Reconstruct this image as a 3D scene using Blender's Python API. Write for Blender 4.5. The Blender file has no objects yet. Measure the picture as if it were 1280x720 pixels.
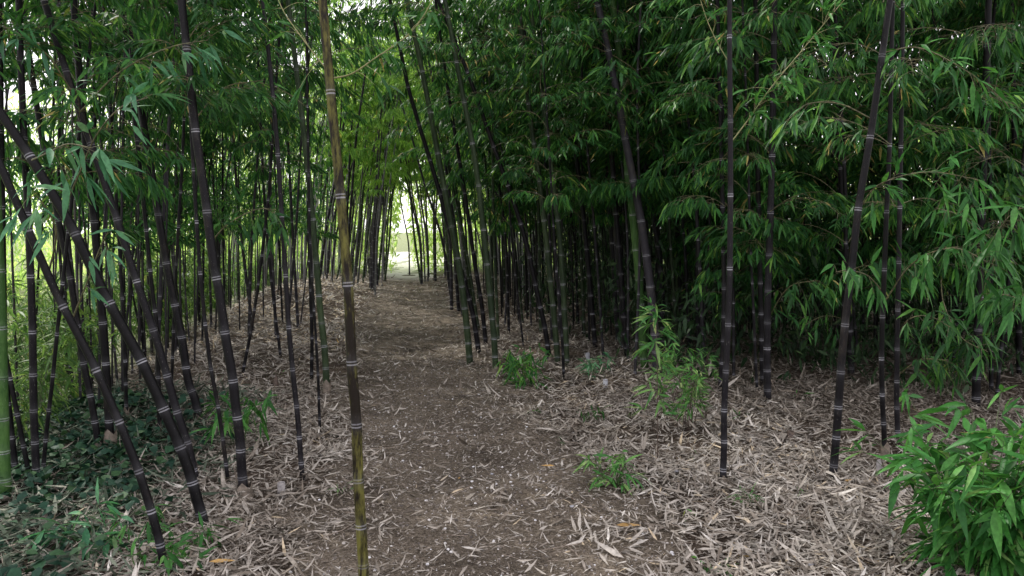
import bpy, math
import numpy as np
from mathutils import Vector, Euler

C = bpy.context.scene.collection
PI = math.pi
rng = np.random.default_rng(11)

# ------------------------------------------------------------------ camera
F = 1000.0                 # focal length in pixels of the 1280 px wide photograph
CAMZ, PITCH = 1.5, math.radians(4.0)
cam = bpy.data.cameras.new('camera')
cam.sensor_width = 36.0
cam.lens = 36.0 * F / 1280.0
cam.clip_start, cam.clip_end = 0.05, 3000
co = bpy.data.objects.new('camera', cam); C.objects.link(co)
co.location = (0, 0, CAMZ)
co.rotation_euler = (PI / 2 - PITCH, 0, 0)
bpy.context.scene.camera = co
cp, sp = math.cos(PITCH), math.sin(PITCH)

def ray(px, py):
    a, b = (px - 640) / F, (360 - py) / F
    return np.array([a, cp + b * sp, -sp + b * cp])

def at(px, py, Y):
    """the point seen at a pixel of the photograph at distance Y ahead"""
    d = ray(px, py)
    return d * (Y / d[1]) + np.array([0, 0, CAMZ])

# ------------------------------------------------------------------ terrain
def path_x(y):
    y = np.asarray(y, float)
    return -0.142 * y + 0.30 + 0.10 * np.sin(y * 0.33)

def smooth(a, b, x):
    t = np.clip((x - a) / (b - a), 0, 1)
    return t * t * (3 - 2 * t)

def terrain(x, y):
    x = np.asarray(x, float); y = np.asarray(y, float)
    u = x - path_x(y)
    z = -0.035 * np.exp(-(u / 0.8) ** 2) * smooth(60, 30, y)
    z = z + 0.035 * np.sin(x * 1.7 + 0.6 * y) * np.cos(y * 1.1 - 0.4 * x) * smooth(0.4, 1.6, np.abs(u))
    z = z + 0.016 * np.sin(x * 5.1 + 1.3) * np.sin(y * 4.3 + x)
    z = z + 0.34 * np.exp(-((u + 2.6) / 1.1) ** 2) * np.exp(-((y - 16) / 7.0) ** 2)
    z = z + 0.10 * smooth(1.0, 3.0, u) * smooth(2, 9, y)
    z = z - 0.85 * smooth(-2.8, -9.0, u) - .12 * smooth(-2.6, -3.6, u)
    z = z - 0.5 * smooth(11, 22, u)
    return z

def ground_at(px, py):
    d = ray(px, py); o = np.array([0, 0, CAMZ])
    t = 1.0
    while t < 200:
        p = o + d * t
        if p[2] <= terrain(p[0], p[1]): break
        t += 0.02
    return np.array([p[0], p[1], float(terrain(p[0], p[1]))])

# ------------------------------------------------------------------ materials
def new_mat(name):
    m = bpy.data.materials.new(name); m.use_nodes = True
    nt = m.node_tree; nt.nodes.clear()
    return m, nt, nt.nodes, nt.links

def node(ns, kind, **kw):
    n = ns.new(kind)
    for k, v in kw.items(): setattr(n, k, v)
    return n

def ramp(ns, stops, interp='LINEAR'):
    r = ns.new('ShaderNodeValToRGB'); cr = r.color_ramp; cr.interpolation = interp
    while len(cr.elements) < len(stops): cr.elements.new(0.5)
    for e, (p, c) in zip(cr.elements, stops):
        e.position = p; e.color = (*c, 1)
    return r

def leaf_material(name, stops, trans=0.35, rough=0.5, tcol=1.6, spec=.22):
    m, nt, ns, ln = new_mat(name)
    out = ns.new('ShaderNodeOutputMaterial')
    at_ = node(ns, 'ShaderNodeAttribute', attribute_name='rnd')
    oi = ns.new('ShaderNodeObjectInfo')
    r = ramp(ns, stops); ln.new(at_.outputs['Fac'], r.inputs[0])
    hs = ns.new('ShaderNodeHueSaturation')
    mr = ns.new('ShaderNodeMapRange'); mr.inputs['To Min'].default_value = 0.8; mr.inputs['To Max'].default_value = 1.2
    ln.new(oi.outputs['Random'], mr.inputs[0]); ln.new(mr.outputs[0], hs.inputs['Value'])
    tc = ns.new('ShaderNodeTexCoord')
    nz = ns.new('ShaderNodeTexNoise'); nz.inputs['Scale'].default_value = 60; nz.inputs['Detail'].default_value = 3
    ln.new(tc.outputs['Object'], nz.inputs['Vector'])
    mv = ns.new('ShaderNodeMapRange'); mv.inputs['From Min'].default_value = .3; mv.inputs['From Max'].default_value = .7
    mv.inputs['To Min'].default_value = .75; mv.inputs['To Max'].default_value = 1.25
    ln.new(nz.outputs[0], mv.inputs[0])
    mx = node(ns, 'ShaderNodeMix', data_type='RGBA', blend_type='MULTIPLY'); mx.inputs[0].default_value = 1
    ln.new(r.outputs[0], mx.inputs[6]); ln.new(mv.outputs[0], mx.inputs[7])
    ln.new(mx.outputs[2], hs.inputs['Color'])
    p = ns.new('ShaderNodeBsdfPrincipled')
    ln.new(hs.outputs[0], p.inputs['Base Color'])
    p.inputs['Roughness'].default_value = rough
    p.inputs['Specular IOR Level'].default_value = spec
    t = ns.new('ShaderNodeBsdfTranslucent')
    h2 = ns.new('ShaderNodeHueSaturation'); h2.inputs['Hue'].default_value = 0.475
    h2.inputs['Value'].default_value = tcol; h2.inputs['Saturation'].default_value = 1.05
    ln.new(hs.outputs[0], h2.inputs['Color']); ln.new(h2.outputs[0], t.inputs[0])
    ms = ns.new('ShaderNodeMixShader'); ms.inputs[0].default_value = trans
    ln.new(p.outputs[0], ms.inputs[1]); ln.new(t.outputs[0], ms.inputs[2])
    ln.new(ms.outputs[0], out.inputs[0])
    return m

M_LEAF = leaf_material('bamboo_leaf', [(0, (.014, .060, .018)), (.45, (.030, .115, .028)), (.75, (.070, .205, .036)), (.92, (.15, .30, .055)), (1, (.38, .33, .11))])
M_LEAF_EDGE = leaf_material('edge_leaf', [(0, (.035, .095, .026)), (.5, (.075, .17, .040)), (.9, (.15, .26, .06)), (1, (.34, .34, .12))], trans=.42)
M_LEAF_DIM = leaf_material('shade_leaf', [(0, (.012, .030, .014)), (.6, (.024, .055, .020)), (1, (.05, .09, .03))], trans=.2)  # darker copy of the bamboo leaf, thicket shade put into the colour
M_LEAF_SUNLIT = leaf_material('bamboo_leaf_sunlit', [(0, (.07, .18, .035)), (.5, (.13, .29, .055)), (.9, (.24, .40, .08)), (1, (.42, .42, .11))], trans=.5)  # lighter copy of the bamboo leaf, sunlight put into the colour
M_LEAF_COOL = leaf_material('bamboo_leaf_cool', [(0, (.034, .12, .060)), (.6, (.07, .20, .09)), (1, (.13, .20, .08))], trans=.25)
M_LEAF_FRESH = leaf_material('shrub_leaf', [(0, (.013, .065, .014)), (.5, (.028, .125, .022)), (.85, (.065, .20, .040)), (.97, (.16, .28, .09)), (1, (.30, .24, .10))], trans=.28, rough=.5)
M_LEAF_VAR = leaf_material('variegated_leaf', [(0, (.035, .14, .035)), (.5, (.075, .22, .05)), (.8, (.18, .34, .10)), (1, (.45, .52, .24))], trans=.3)
M_IVY = leaf_material('ivy_leaf', [(0, (.010, .034, .022)), (.6, (.020, .058, .034)), (1, (.04, .09, .035))], trans=.1, rough=.6, spec=.12)
M_TREE = leaf_material('sunlit_tree_leaf', [(0, (.17, .32, .08)), (.5, (.30, .46, .14)), (1, (.52, .60, .28))], trans=.55)  # lightened colour carries the sunlit glow at the end of the tunnel
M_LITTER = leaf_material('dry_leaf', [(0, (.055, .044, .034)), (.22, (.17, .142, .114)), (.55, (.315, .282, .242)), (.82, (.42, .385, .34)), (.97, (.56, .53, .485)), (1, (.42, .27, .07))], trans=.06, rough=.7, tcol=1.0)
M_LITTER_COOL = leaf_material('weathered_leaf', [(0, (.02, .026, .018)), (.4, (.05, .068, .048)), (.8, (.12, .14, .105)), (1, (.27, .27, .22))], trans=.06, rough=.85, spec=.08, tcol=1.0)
M_YELLOW = leaf_material('yellow_leaf', [(0, (.30, .17, .06)), (1, (.38, .25, .09))], trans=.1, rough=.6, tcol=1)

def culm_material(name, body, blotch, blotch_lo, blotch_hi, big=.8, stretch=.35):
    m, nt, ns, ln = new_mat(name)
    out = ns.new('ShaderNodeOutputMaterial'); p = ns.new('ShaderNodeBsdfPrincipled')
    tc = ns.new('ShaderNodeTexCoord'); oi = ns.new('ShaderNodeObjectInfo')
    mp = ns.new('ShaderNodeMapping'); mp.inputs['Scale'].default_value = (1, 1, stretch)
    ad = node(ns, 'ShaderNodeVectorMath', operation='ADD')
    ln.new(tc.outputs['Object'], ad.inputs[0])
    ln.new(oi.outputs['Location'], ad.inputs[1])
    ln.new(ad.outputs[0], mp.inputs[0])
    n1 = ns.new('ShaderNodeTexNoise'); n1.inputs['Scale'].default_value = 38; n1.inputs['Detail'].default_value = 5; n1.inputs['Roughness'].default_value = .7
    n2 = ns.new('ShaderNodeTexNoise'); n2.inputs['Scale'].default_value = 5; n2.inputs['Detail'].default_value = 2
    n3 = ns.new('ShaderNodeTexNoise'); n3.inputs['Scale'].default_value = 240; n3.inputs['Detail'].default_value = 3
    for n in (n1, n2, n3): ln.new(mp.outputs[0], n.inputs['Vector'])
    ta = node(ns, 'ShaderNodeAttribute', attribute_name='tone')
    sm = node(ns, 'ShaderNodeMath', operation='ADD'); ln.new(n1.outputs[0], sm.inputs[0])
    s2 = node(ns, 'ShaderNodeMath', operation='MULTIPLY_ADD'); ln.new(n2.outputs[0], s2.inputs[0]); s2.inputs[1].default_value = big; s2.inputs[2].default_value = -big / 2
    ln.new(s2.outputs[0], sm.inputs[1])
    s3 = node(ns, 'ShaderNodeMath', operation='ADD'); ln.new(sm.outputs[0], s3.inputs[0]); ln.new(ta.outputs['Fac'], s3.inputs[1])
    mr = ns.new('ShaderNodeMapRange'); mr.inputs['From Min'].default_value = blotch_lo; mr.inputs['From Max'].default_value = blotch_hi
    ln.new(s3.outputs[0], mr.inputs[0])
    mx = node(ns, 'ShaderNodeMix', data_type='RGBA'); mx.inputs[6].default_value = (*body, 1); mx.inputs[7].default_value = (*blotch, 1)
    ln.new(mr.outputs[0], mx.inputs[0])
    # pale lichen specks
    mr2 = ns.new('ShaderNodeMapRange'); mr2.inputs['From Min'].default_value = .66; mr2.inputs['From Max'].default_value = .76; mr2.inputs['To Max'].default_value = .45
    ln.new(n3.outputs[0], mr2.inputs[0])
    m3 = node(ns, 'ShaderNodeMix', data_type='RGBA'); m3.inputs[7].default_value = (.25, .25, .22, 1)
    ln.new(mr2.outputs[0], m3.inputs[0]); ln.new(mx.outputs[2], m3.inputs[6])
    ba = node(ns, 'ShaderNodeAttribute', attribute_name='band')
    # waxy band broken by noise
    bm = node(ns, 'ShaderNodeMath', operation='MULTIPLY'); ln.new(ba.outputs['Fac'], bm.inputs[0])
    mr3 = ns.new('ShaderNodeMapRange'); mr3.inputs['From Min'].default_value = .3; mr3.inputs['From Max'].default_value = .5; mr3.inputs['To Min'].default_value = .45
    ln.new(n1.outputs[0], mr3.inputs[0]); ln.new(mr3.outputs[0], bm.inputs[1])
    hv = ns.new('ShaderNodeHueSaturation'); vr = ns.new('ShaderNodeMapRange'); vr.inputs['To Min'].default_value = .55; vr.inputs['To Max'].default_value = 1.6
    ln.new(oi.outputs['Random'], vr.inputs[0]); ln.new(vr.outputs[0], hv.inputs['Value']); ln.new(m3.outputs[2], hv.inputs['Color'])
    m4 = node(ns, 'ShaderNodeMix', data_type='RGBA'); m4.inputs[7].default_value = (.44, .44, .48, 1)
    ln.new(bm.outputs[0], m4.inputs[0]); ln.new(hv.outputs[0], m4.inputs[6])
    ln.new(m4.outputs[2], p.inputs['Base Color'])
    p.inputs['Roughness'].default_value = .45; p.inputs['Specular IOR Level'].default_value = .13
    bp = ns.new('ShaderNodeBump'); bp.inputs['Strength'].default_value = .25; bp.inputs['Distance'].default_value = .002
    ln.new(n1.outputs[0], bp.inputs['Height']); ln.new(bp.outputs[0], p.inputs['Normal'])
    ln.new(p.outputs[0], out.inputs[0])
    return m

M_BLACK = culm_material('black_culm', (.0065, .0058, .0072), (.030, .024, .020), .6, 1.0)
M_GREEN = culm_material('green_culm', (.016, .027, .013), (.042, .062, .028), .4, .8)
M_MOTTLE = culm_material('mottled_culm', (.020, .015, .011), (.185, .175, .045), .43, .64, .45, .22)
M_GREY = culm_material('grey_culm', (.024, .022, .027), (.06, .056, .045), .5, .9)
M_HAZE = culm_material('haze_grey_culm', (.12, .12, .125), (.20, .21, .16), .5, .9)  # distance haze and sun painted in as a lighter grey culm colour
M_LIME = culm_material('bright_green_culm', (.022, .055, .014), (.055, .11, .03), .4, .8)
CM = dict(black=M_BLACK, green=M_GREEN, mottled=M_MOTTLE, grey=M_GREY, pale=M_HAZE, lime=M_LIME)

def flat_mat(name, c1, c2, scale=30, rough=.7, bump=.3):
    m, nt, ns, ln = new_mat(name)
    out = ns.new('ShaderNodeOutputMaterial'); p = ns.new('ShaderNodeBsdfPrincipled')
    tc = ns.new('ShaderNodeTexCoord'); n = ns.new('ShaderNodeTexNoise'); n.inputs['Scale'].default_value = scale; n.inputs['Detail'].default_value = 5
    ln.new(tc.outputs['Object'], n.inputs['Vector'])
    r = ramp(ns, [(.35, c1), (.65, c2)]); ln.new(n.outputs[0], r.inputs[0]); ln.new(r.outputs[0], p.inputs['Base Color'])
    p.inputs['Roughness'].default_value = rough
    bp = ns.new('ShaderNodeBump'); bp.inputs['Strength'].default_value = bump; bp.inputs['Distance'].default_value = .004
    ln.new(n.outputs[0], bp.inputs['Height']); ln.new(bp.outputs[0], p.inputs['Normal'])
    ln.new(p.outputs[0], out.inputs[0])
    return m

M_TWIG = flat_mat('branch_wood', (.045, .05, .022), (.16, .14, .07), 40)
M_TWIG_PALE = flat_mat('pale_branch', (.16, .19, .07), (.30, .27, .13), 40)
M_STICK = flat_mat('dead_twig', (.16, .12, .09), (.38, .32, .26), 60)
M_BARK = flat_mat('bark', (.05, .04, .03), (.14, .11, .08), 20)
M_SHOOT = flat_mat('shoot_sheath', (.035, .026, .022), (.11, .075, .055), 50)
M_STUMP = flat_mat('weathered_stump', (.12, .11, .11), (.30, .28, .27), 40)
M_PLASTIC = flat_mat('white_plastic', (.32, .33, .36), (.45, .45, .48), 12, .4, .05)
M_SHEATH = flat_mat('dry_sheath', (.07, .055, .042), (.20, .165, .13), 30)
M_STONE = flat_mat('stone', (.10, .10, .11), (.34, .34, .37), 25)
M_SOFTGREEN = flat_mat('stem_green', (.03, .045, .02), (.08, .10, .04), 40)

def ground_material(name, path):
    m, nt, ns, ln = new_mat(name)
    out = ns.new('ShaderNodeOutputMaterial'); p = ns.new('ShaderNodeBsdfPrincipled')
    tc = ns.new('ShaderNodeTexCoord')
    a = ns.new('ShaderNodeTexNoise'); a.inputs['Scale'].default_value = 1.6; a.inputs['Detail'].default_value = 5
    b = ns.new('ShaderNodeTexNoise'); b.inputs['Scale'].default_value = 62; b.inputs['Detail'].default_value = 6; b.inputs['Roughness'].default_value = .75
    v = ns.new('ShaderNodeTexVoronoi'); v.inputs['Scale'].default_value = 75
    v2 = ns.new('ShaderNodeTexVoronoi'); v2.inputs['Scale'].default_value = 160
    for n in (a, b, v, v2): ln.new(tc.outputs['Object'], n.inputs['Vector'])
    if path: st = [(.30, (.042, .033, .024)), (.46, (.135, .108, .080)), (.58, (.27, .225, .175)), (.72, (.40, .34, .27))]
    else: st = [(.25, (.045, .032, .022)), (.5, (.11, .080, .058)), (.66, (.20, .155, .12)), (.8, (.34, .28, .23))]
    r = ramp(ns, st); ln.new(b.outputs[0], r.inputs[0])
    # gravel chips
    lt = node(ns, 'ShaderNodeMath', operation='LESS_THAN'); ln.new(v.outputs['Distance'], lt.inputs[0]); lt.inputs[1].default_value = .23
    sep = ns.new('ShaderNodeSeparateColor'); ln.new(v.outputs['Color'], sep.inputs[0])
    gt = node(ns, 'ShaderNodeMath', operation='GREATER_THAN'); ln.new(sep.outputs[0], gt.inputs[0]); gt.inputs[1].default_value = .72
    mu = node(ns, 'ShaderNodeMath', operation='MULTIPLY'); ln.new(lt.outputs[0], mu.inputs[0]); ln.new(gt.outputs[0], mu.inputs[1])
    gc = ramp(ns, [(0, (.09, .085, .085)), (1, (.36, .33, .30))]); ln.new(sep.outputs[1], gc.inputs[0])
    mx = node(ns, 'ShaderNodeMix', data_type='RGBA'); ln.new(mu.outputs[0], mx.inputs[0]); ln.new(r.outputs[0], mx.inputs[6]); ln.new(gc.outputs[0], mx.inputs[7])
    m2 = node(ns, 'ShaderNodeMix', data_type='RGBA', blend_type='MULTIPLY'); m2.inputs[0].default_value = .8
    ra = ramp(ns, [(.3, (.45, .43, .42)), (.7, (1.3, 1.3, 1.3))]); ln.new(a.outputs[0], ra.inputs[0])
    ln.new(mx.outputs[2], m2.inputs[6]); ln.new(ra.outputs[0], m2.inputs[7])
    last = m2.outputs[2]
    # sunlit meadow beyond the grove; on the path, sunlight painted pale at its far end
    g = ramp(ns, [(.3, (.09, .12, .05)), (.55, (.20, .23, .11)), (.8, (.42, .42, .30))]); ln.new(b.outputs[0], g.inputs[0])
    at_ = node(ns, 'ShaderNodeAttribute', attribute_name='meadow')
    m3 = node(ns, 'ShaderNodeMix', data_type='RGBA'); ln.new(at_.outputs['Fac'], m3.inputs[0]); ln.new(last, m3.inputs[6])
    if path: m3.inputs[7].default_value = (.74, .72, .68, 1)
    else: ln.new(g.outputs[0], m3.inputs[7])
    ln.new(m3.outputs[2], p.inputs['Base Color'])
    p.inputs['Roughness'].default_value = .9; p.inputs['Specular IOR Level'].default_value = .2
    s = node(ns, 'ShaderNodeMath', operation='MULTIPLY_ADD'); ln.new(v2.outputs['Distance'], s.inputs[0]); s.inputs[1].default_value = -.6; ln.new(b.outputs[0], s.inputs[2])
    bp = ns.new('ShaderNodeBump'); bp.inputs['Strength'].default_value = 1; bp.inputs['Distance'].default_value = .022
    ln.new(s.outputs[0], bp.inputs['Height']); ln.new(bp.outputs[0], p.inputs['Normal'])
    ln.new(p.outputs[0], out.inputs[0])
    return m
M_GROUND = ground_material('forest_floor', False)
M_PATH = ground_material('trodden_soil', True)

# ------------------------------------------------------------------ mesh helpers
def mesh_from(name, V, polys, mats=(), attrs=None, smooth_=True):
    """polys: list of (M,k) int arrays; attrs: name -> (domain, values)"""
    me = bpy.data.meshes.new(name)
    V = np.ascontiguousarray(V, np.float32)
    me.vertices.add(len(V)); me.vertices.foreach_set('co', V.ravel())
    polys = [np.asarray(p, np.int32) for p in polys if len(p)]
    tot = np.concatenate([np.full(len(p), p.shape[1], np.int32) for p in polys])
    idx = np.concatenate([p.ravel() for p in polys])
    st = np.concatenate([[0], np.cumsum(tot)[:-1]]).astype(np.int32)
    me.loops.add(len(idx)); me.loops.foreach_set('vertex_index', idx)
    me.polygons.add(len(tot)); me.polygons.foreach_set('loop_start', st)
    me.polygons.foreach_set('use_smooth', np.full(len(tot), smooth_, bool))
    for k, (dom, val) in (attrs or {}).items():
        a = me.attributes.new(k, 'FLOAT', dom); a.data.foreach_set('value', np.ascontiguousarray(val, np.float32))
    for m in mats: me.materials.append(m)
    me.update(calc_edges=True)
    return me

def link(name, me, parent=None, loc=None):
    o = bpy.data.objects.new(name, me); C.objects.link(o)
    if parent is not None: o.parent = parent
    if loc is not None: o.location = loc
    return o

def empty(name, loc, label=None, cat=None, group=None):
    o = bpy.data.objects.new(name, None); C.objects.link(o); o.location = [float(v) for v in loc]
    o.empty_display_size = .1
    tag(o, label, cat, group); return o

def tag(o, label=None, cat=None, group=None, kind=None):
    if label: o['label'] = label
    if cat: o['category'] = cat
    if group: o['group'] = group
    if kind: o['kind'] = kind
    return o

def unit(v): 
    return v / np.maximum(np.linalg.norm(v, axis=-1, keepdims=True), 1e-9)

def leaves_mesh(name, P, D, N, L, W, rnd, mats, fine=False, droop=.25, fold=.35, wood=None):
    """lanceolate leaves: base points P, directions D, rough normals N, length L, half width W"""
    P, D, N = np.atleast_2d(P), unit(np.atleast_2d(D)), np.atleast_2d(N)
    n = len(P); L = np.broadcast_to(L, (n,)); W = np.broadcast_to(W, (n,)); dr = np.broadcast_to(droop, (n,))
    S = unit(np.cross(D, N)); N = unit(np.cross(S, D))
    def pt(t, w, f):
        return P + D * (t * L)[:, None] + S * (w * W)[:, None] + N * ((-f * W - dr * L * t * t * .5))[:, None] + np.array([0, 0, -1.]) * (dr * L * t * t * .5)[:, None]
    o_ = np.ones(n)
    if fine:
        rows = [pt(0*o_, 0, 0), pt(.10*o_, .42, 0), pt(.10*o_, 0, fold*.42), pt(.10*o_, -.42, 0), pt(.32*o_, 1, 0), pt(.32*o_, 0, fold), pt(.32*o_, -1, 0),
                pt(.62*o_, .78, 0), pt(.62*o_, 0, fold*.78), pt(.62*o_, -.78, 0), pt(.85*o_, .33, 0), pt(.85*o_, 0, fold*.33), pt(.85*o_, -.33, 0), pt(o_, 0, 0)]
        tris = [(0, 1, 2), (0, 2, 3), (10, 13, 11), (11, 13, 12)]
        quads = [(1, 4, 5, 2), (2, 5, 6, 3), (4, 7, 8, 5), (5, 8, 9, 6), (7, 10, 11, 8), (8, 11, 12, 9)]
    else:
        rows = [pt(0*o_, 0, 0), pt(.30*o_, 1, 0), pt(.30*o_, -1, 0), pt(.66*o_, .72, 0), pt(.66*o_, -.72, 0), pt(o_, 0, 0)]
        tris = [(0, 1, 2), (4, 3, 5)]; quads = [(2, 1, 3, 4)]
    k = len(rows)
    V = np.stack(rows, 1).reshape(-1, 3)
    base = (np.arange(n) * k)[:, None, None]
    T = (base + np.array(tris)[None]).reshape(-1, 3); Q = (base + np.array(quads)[None]).reshape(-1, 4)
    r = np.concatenate([np.repeat(rnd, len(tris)), np.repeat(rnd, len(quads))])
    if wood is None or not wood.V: return mesh_from(name, V, [T, Q], mats, {'rnd': ('FACE', r)}, smooth_=fine)
    WV = np.vstack(wood.V); WQ = np.vstack(wood.Q) + len(V)
    me = mesh_from(name, np.vstack([V, WV]), [T, np.vstack([Q, WQ])], mats, {'rnd': ('FACE', np.concatenate([r, np.zeros(len(WQ))]))}, smooth_=fine)
    mi = np.zeros(len(T) + len(Q) + len(WQ), np.int32); mi[len(T) + len(Q):] = 1
    me.polygons.foreach_set('material_index', mi)
    return me

def tube(pts, rad, sides=5, cap=True):
    """returns V, quads, tris"""
    pts = np.asarray(pts, float); n = len(pts); rad = np.broadcast_to(rad, (n,))
    T = unit(np.gradient(pts, axis=0))
    ref = np.array([0, 0, 1.]) if abs(T[0, 2]) < .9 else np.array([0, 1., 0])
    X = unit(np.cross(T, ref)); Y = np.cross(T, X)
    a = np.arange(sides) * 2 * PI / sides
    V = (pts[:, None] + rad[:, None, None] * (np.cos(a)[None, :, None] * X[:, None] + np.sin(a)[None, :, None] * Y[:, None])).reshape(-1, 3)
    i = np.arange(n - 1)[:, None] * sides; j = np.arange(sides)[None]; j2 = (j + 1) % sides
    Q = np.stack([i + j, i + j2, i + sides + j2, i + sides + j], -1).reshape(-1, 4)
    Tn = []
    if cap:
        V = np.vstack([V, pts[0], pts[-1]])
        c0, c1 = n * sides, n * sides + 1; e = (n - 1) * sides
        for q in range(sides):
            q2 = (q + 1) % sides
            Tn += [(c0, q2, q), (c1, e + q, e + q2)]
    return V, Q, np.array(Tn, int).reshape(-1, 3)

class Wood:
    def __init__(s): s.V, s.Q, s.T, s.n = [], [], [], 0
    def add(s, pts, rad, sides=4, cap=False):
        V, Q, T = tube(pts, rad, sides, cap); s.V.append(V); s.Q.append(Q + s.n)
        if len(T): s.T.append(T + s.n)
        s.n += len(V)
    def mesh(s, name, mats):
        return mesh_from(name, np.vstack(s.V), [np.vstack(s.Q)] + ([np.vstack(s.T)] if s.T else []), mats)

# ------------------------------------------------------------------ leaf sprays (one leafy branch, pointing along +x)
def make_spray(seed, nn=8, leaf=.108, hang=.8, straight=False):
    r = np.random.default_rng(seed)
    P, D, N, L, W = [], [], [], [], []
    wood = []
    m = 10; t = np.linspace(0, 1, m)
    up = r.uniform(.45, .9)
    main = np.stack([t, .06 * np.sin(t * 3 + seed), up * t - (up * .75 + .12) * t ** 2.2], 1)
    wood.append((main, .0045 * (1 - .75 * t) + .0006))
    for i in range(nn):
        s = .16 + .84 * (i + r.uniform(-.3, .3) + .5) / nn; s = min(s, 1)
        b = np.array([np.interp(s, t, main[:, k]) for k in range(3)])
        for side in ((-1, 1) if r.random() < .7 else (r.choice([-1, 1]),)):
            ln = r.uniform(.14, .34) * (1.15 - .5 * s)
            az = side * r.uniform(.35, 1.15)
            d = np.array([math.cos(az), math.sin(az), r.uniform(-.15, .35)])
            tt = np.linspace(0, 1, 4)
            tw = b + d * (ln * tt)[:, None] + np.array([0, 0, -1]) * (ln * .35 * tt ** 2)[:, None]
            wood.append((tw, .0018 - .0010 * tt))
            if r.random() < .35:
                cl = [(tw[-1], 5), (tw[2], 3)]
            else: cl = [(tw[-1], r.integers(3, 6)), (tw[2], r.integers(1, 3))]
            for q, k in cl:
                for _ in range(k):
                    fan = az + r.normal(0, .62)
                    h = r.uniform(hang - .35, hang + .45)
                    dd = np.array([math.cos(fan), math.sin(fan), -h])
                    P.append(q + r.normal(0, .006, 3)); D.append(dd)
                    N.append(np.array([-.2 * math.cos(fan), -.2 * math.sin(fan), 1]) + r.normal(0, .38, 3))
                    l = leaf * r.uniform(.6, 1.35); L.append(l); W.append(l * r.uniform(.068, .10))
    return dict(P=np.array(P), D=np.array(D), N=np.array(N), L=np.array(L), W=np.array(W), wood=wood)

SPRAYS = [make_spray(s, nn=9, hang=(.35, 1.1, .7, 1.3, .5)[s % 5], leaf=(.108, .095, .12)[s % 3]) for s in range(15)]

def catmull(ctrl, n):
    c = np.asarray(ctrl, float)
    c = np.vstack([2 * c[0] - c[1], c, 2 * c[-1] - c[-2]])
    out = []
    for i in range(1, len(c) - 2):
        t = np.linspace(0, 1, n, endpoint=False)[:, None]
        a, b, d, e = c[i - 1], c[i], c[i + 1], c[i + 2]
        out.append(.5 * (2 * b + (d - a) * t + (2 * a - 5 * b + 4 * d - e) * t ** 2 + (-a + 3 * b - 3 * d + e) * t ** 3))
    out.append(c[-2][None])
    return np.vstack(out)

def resample(line, s):
    d = np.concatenate([[0], np.cumsum(np.linalg.norm(np.diff(line, axis=0), axis=1))])
    return np.stack([np.interp(s, d, line[:, k]) for k in range(3)], 1), d[-1]

def culm_geometry(line, r0, seed, sides=10, cap_len=.42, first=.10, tone=0., topr=.3, grow=1.18):
    """tube with swollen nodes and a waxy band under every node; returns mesh arrays and node positions"""
    r = np.random.default_rng(seed)
    _, L = resample(line, np.array([0.]))
    S, R, B, T = [0, .012], [1.05, 1.0], [0, 0], [0, 0]
    nodes = []; s = first * r.uniform(.7, 1.1); step = first * 1.1
    tn = r.normal(0, .05)
    while s < L - .05:
        t2 = r.normal(0, .045)
        S += [s - .05, s - .012, s - .011, s - .0105, s - .0045, s - .004, s, s + .0035, s + .004, s + .009, s + .0095, s + .06]
        R += [1.0, 1.0, 1.0, 1.0, 1.02, 1.05, 1.10, 1.05, 1.04, 1.0, 1.0, 1.0]
        kb = r.uniform(.3, 1.05); B += [0, .03, .05, .5 * kb, kb, .15, 0, .1, .4 * kb, .3 * kb, .04, 0]
        T += [tn] * 7 + [t2] * 5
        tn = t2
        nodes.append(s); s += step * r.uniform(.93, 1.07); step = min(step * grow, cap_len)
    S.append(L); R.append(1); B.append(0); T.append(tn)
    S = np.maximum.accumulate(np.array(S)); R = np.array(R)
    pts, _ = resample(line, S)
    rad = r0 * (1 - (1 - topr) * (S / L) ** 1.25) * R
    # smooth tangents from the underlying line
    a, _ = resample(line, np.clip(S - .03, 0, L)); b, _ = resample(line, np.clip(S + .03, 0, L))
    Tn = unit(b - a); X = unit(np.cross(Tn, np.array([0, 1., 0]))); Y = np.cross(Tn, X)
    ang = np.arange(sides) * 2 * PI / sides
    V = (pts[:, None] + rad[:, None, None] * (np.cos(ang)[None, :, None] * X[:, None] + np.sin(ang)[None, :, None] * Y[:, None])).reshape(-1, 3)
    n = len(S); i = np.arange(n - 1)[:, None] * sides; j = np.arange(sides)[None]; j2 = (j + 1) % sides
    Q = np.stack([i + j, i + j2, i + sides + j2, i + sides + j], -1).reshape(-1, 4)
    at_ = {'band': ('POINT', np.repeat(B, sides)), 'tone': ('POINT', np.repeat(np.array(T) + tone, sides))}
    npos, _ = resample(line, np.array(nodes)) if nodes else (np.zeros((0, 3)), 0)
    return V, Q, at_, np.array(nodes), npos, L

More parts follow.
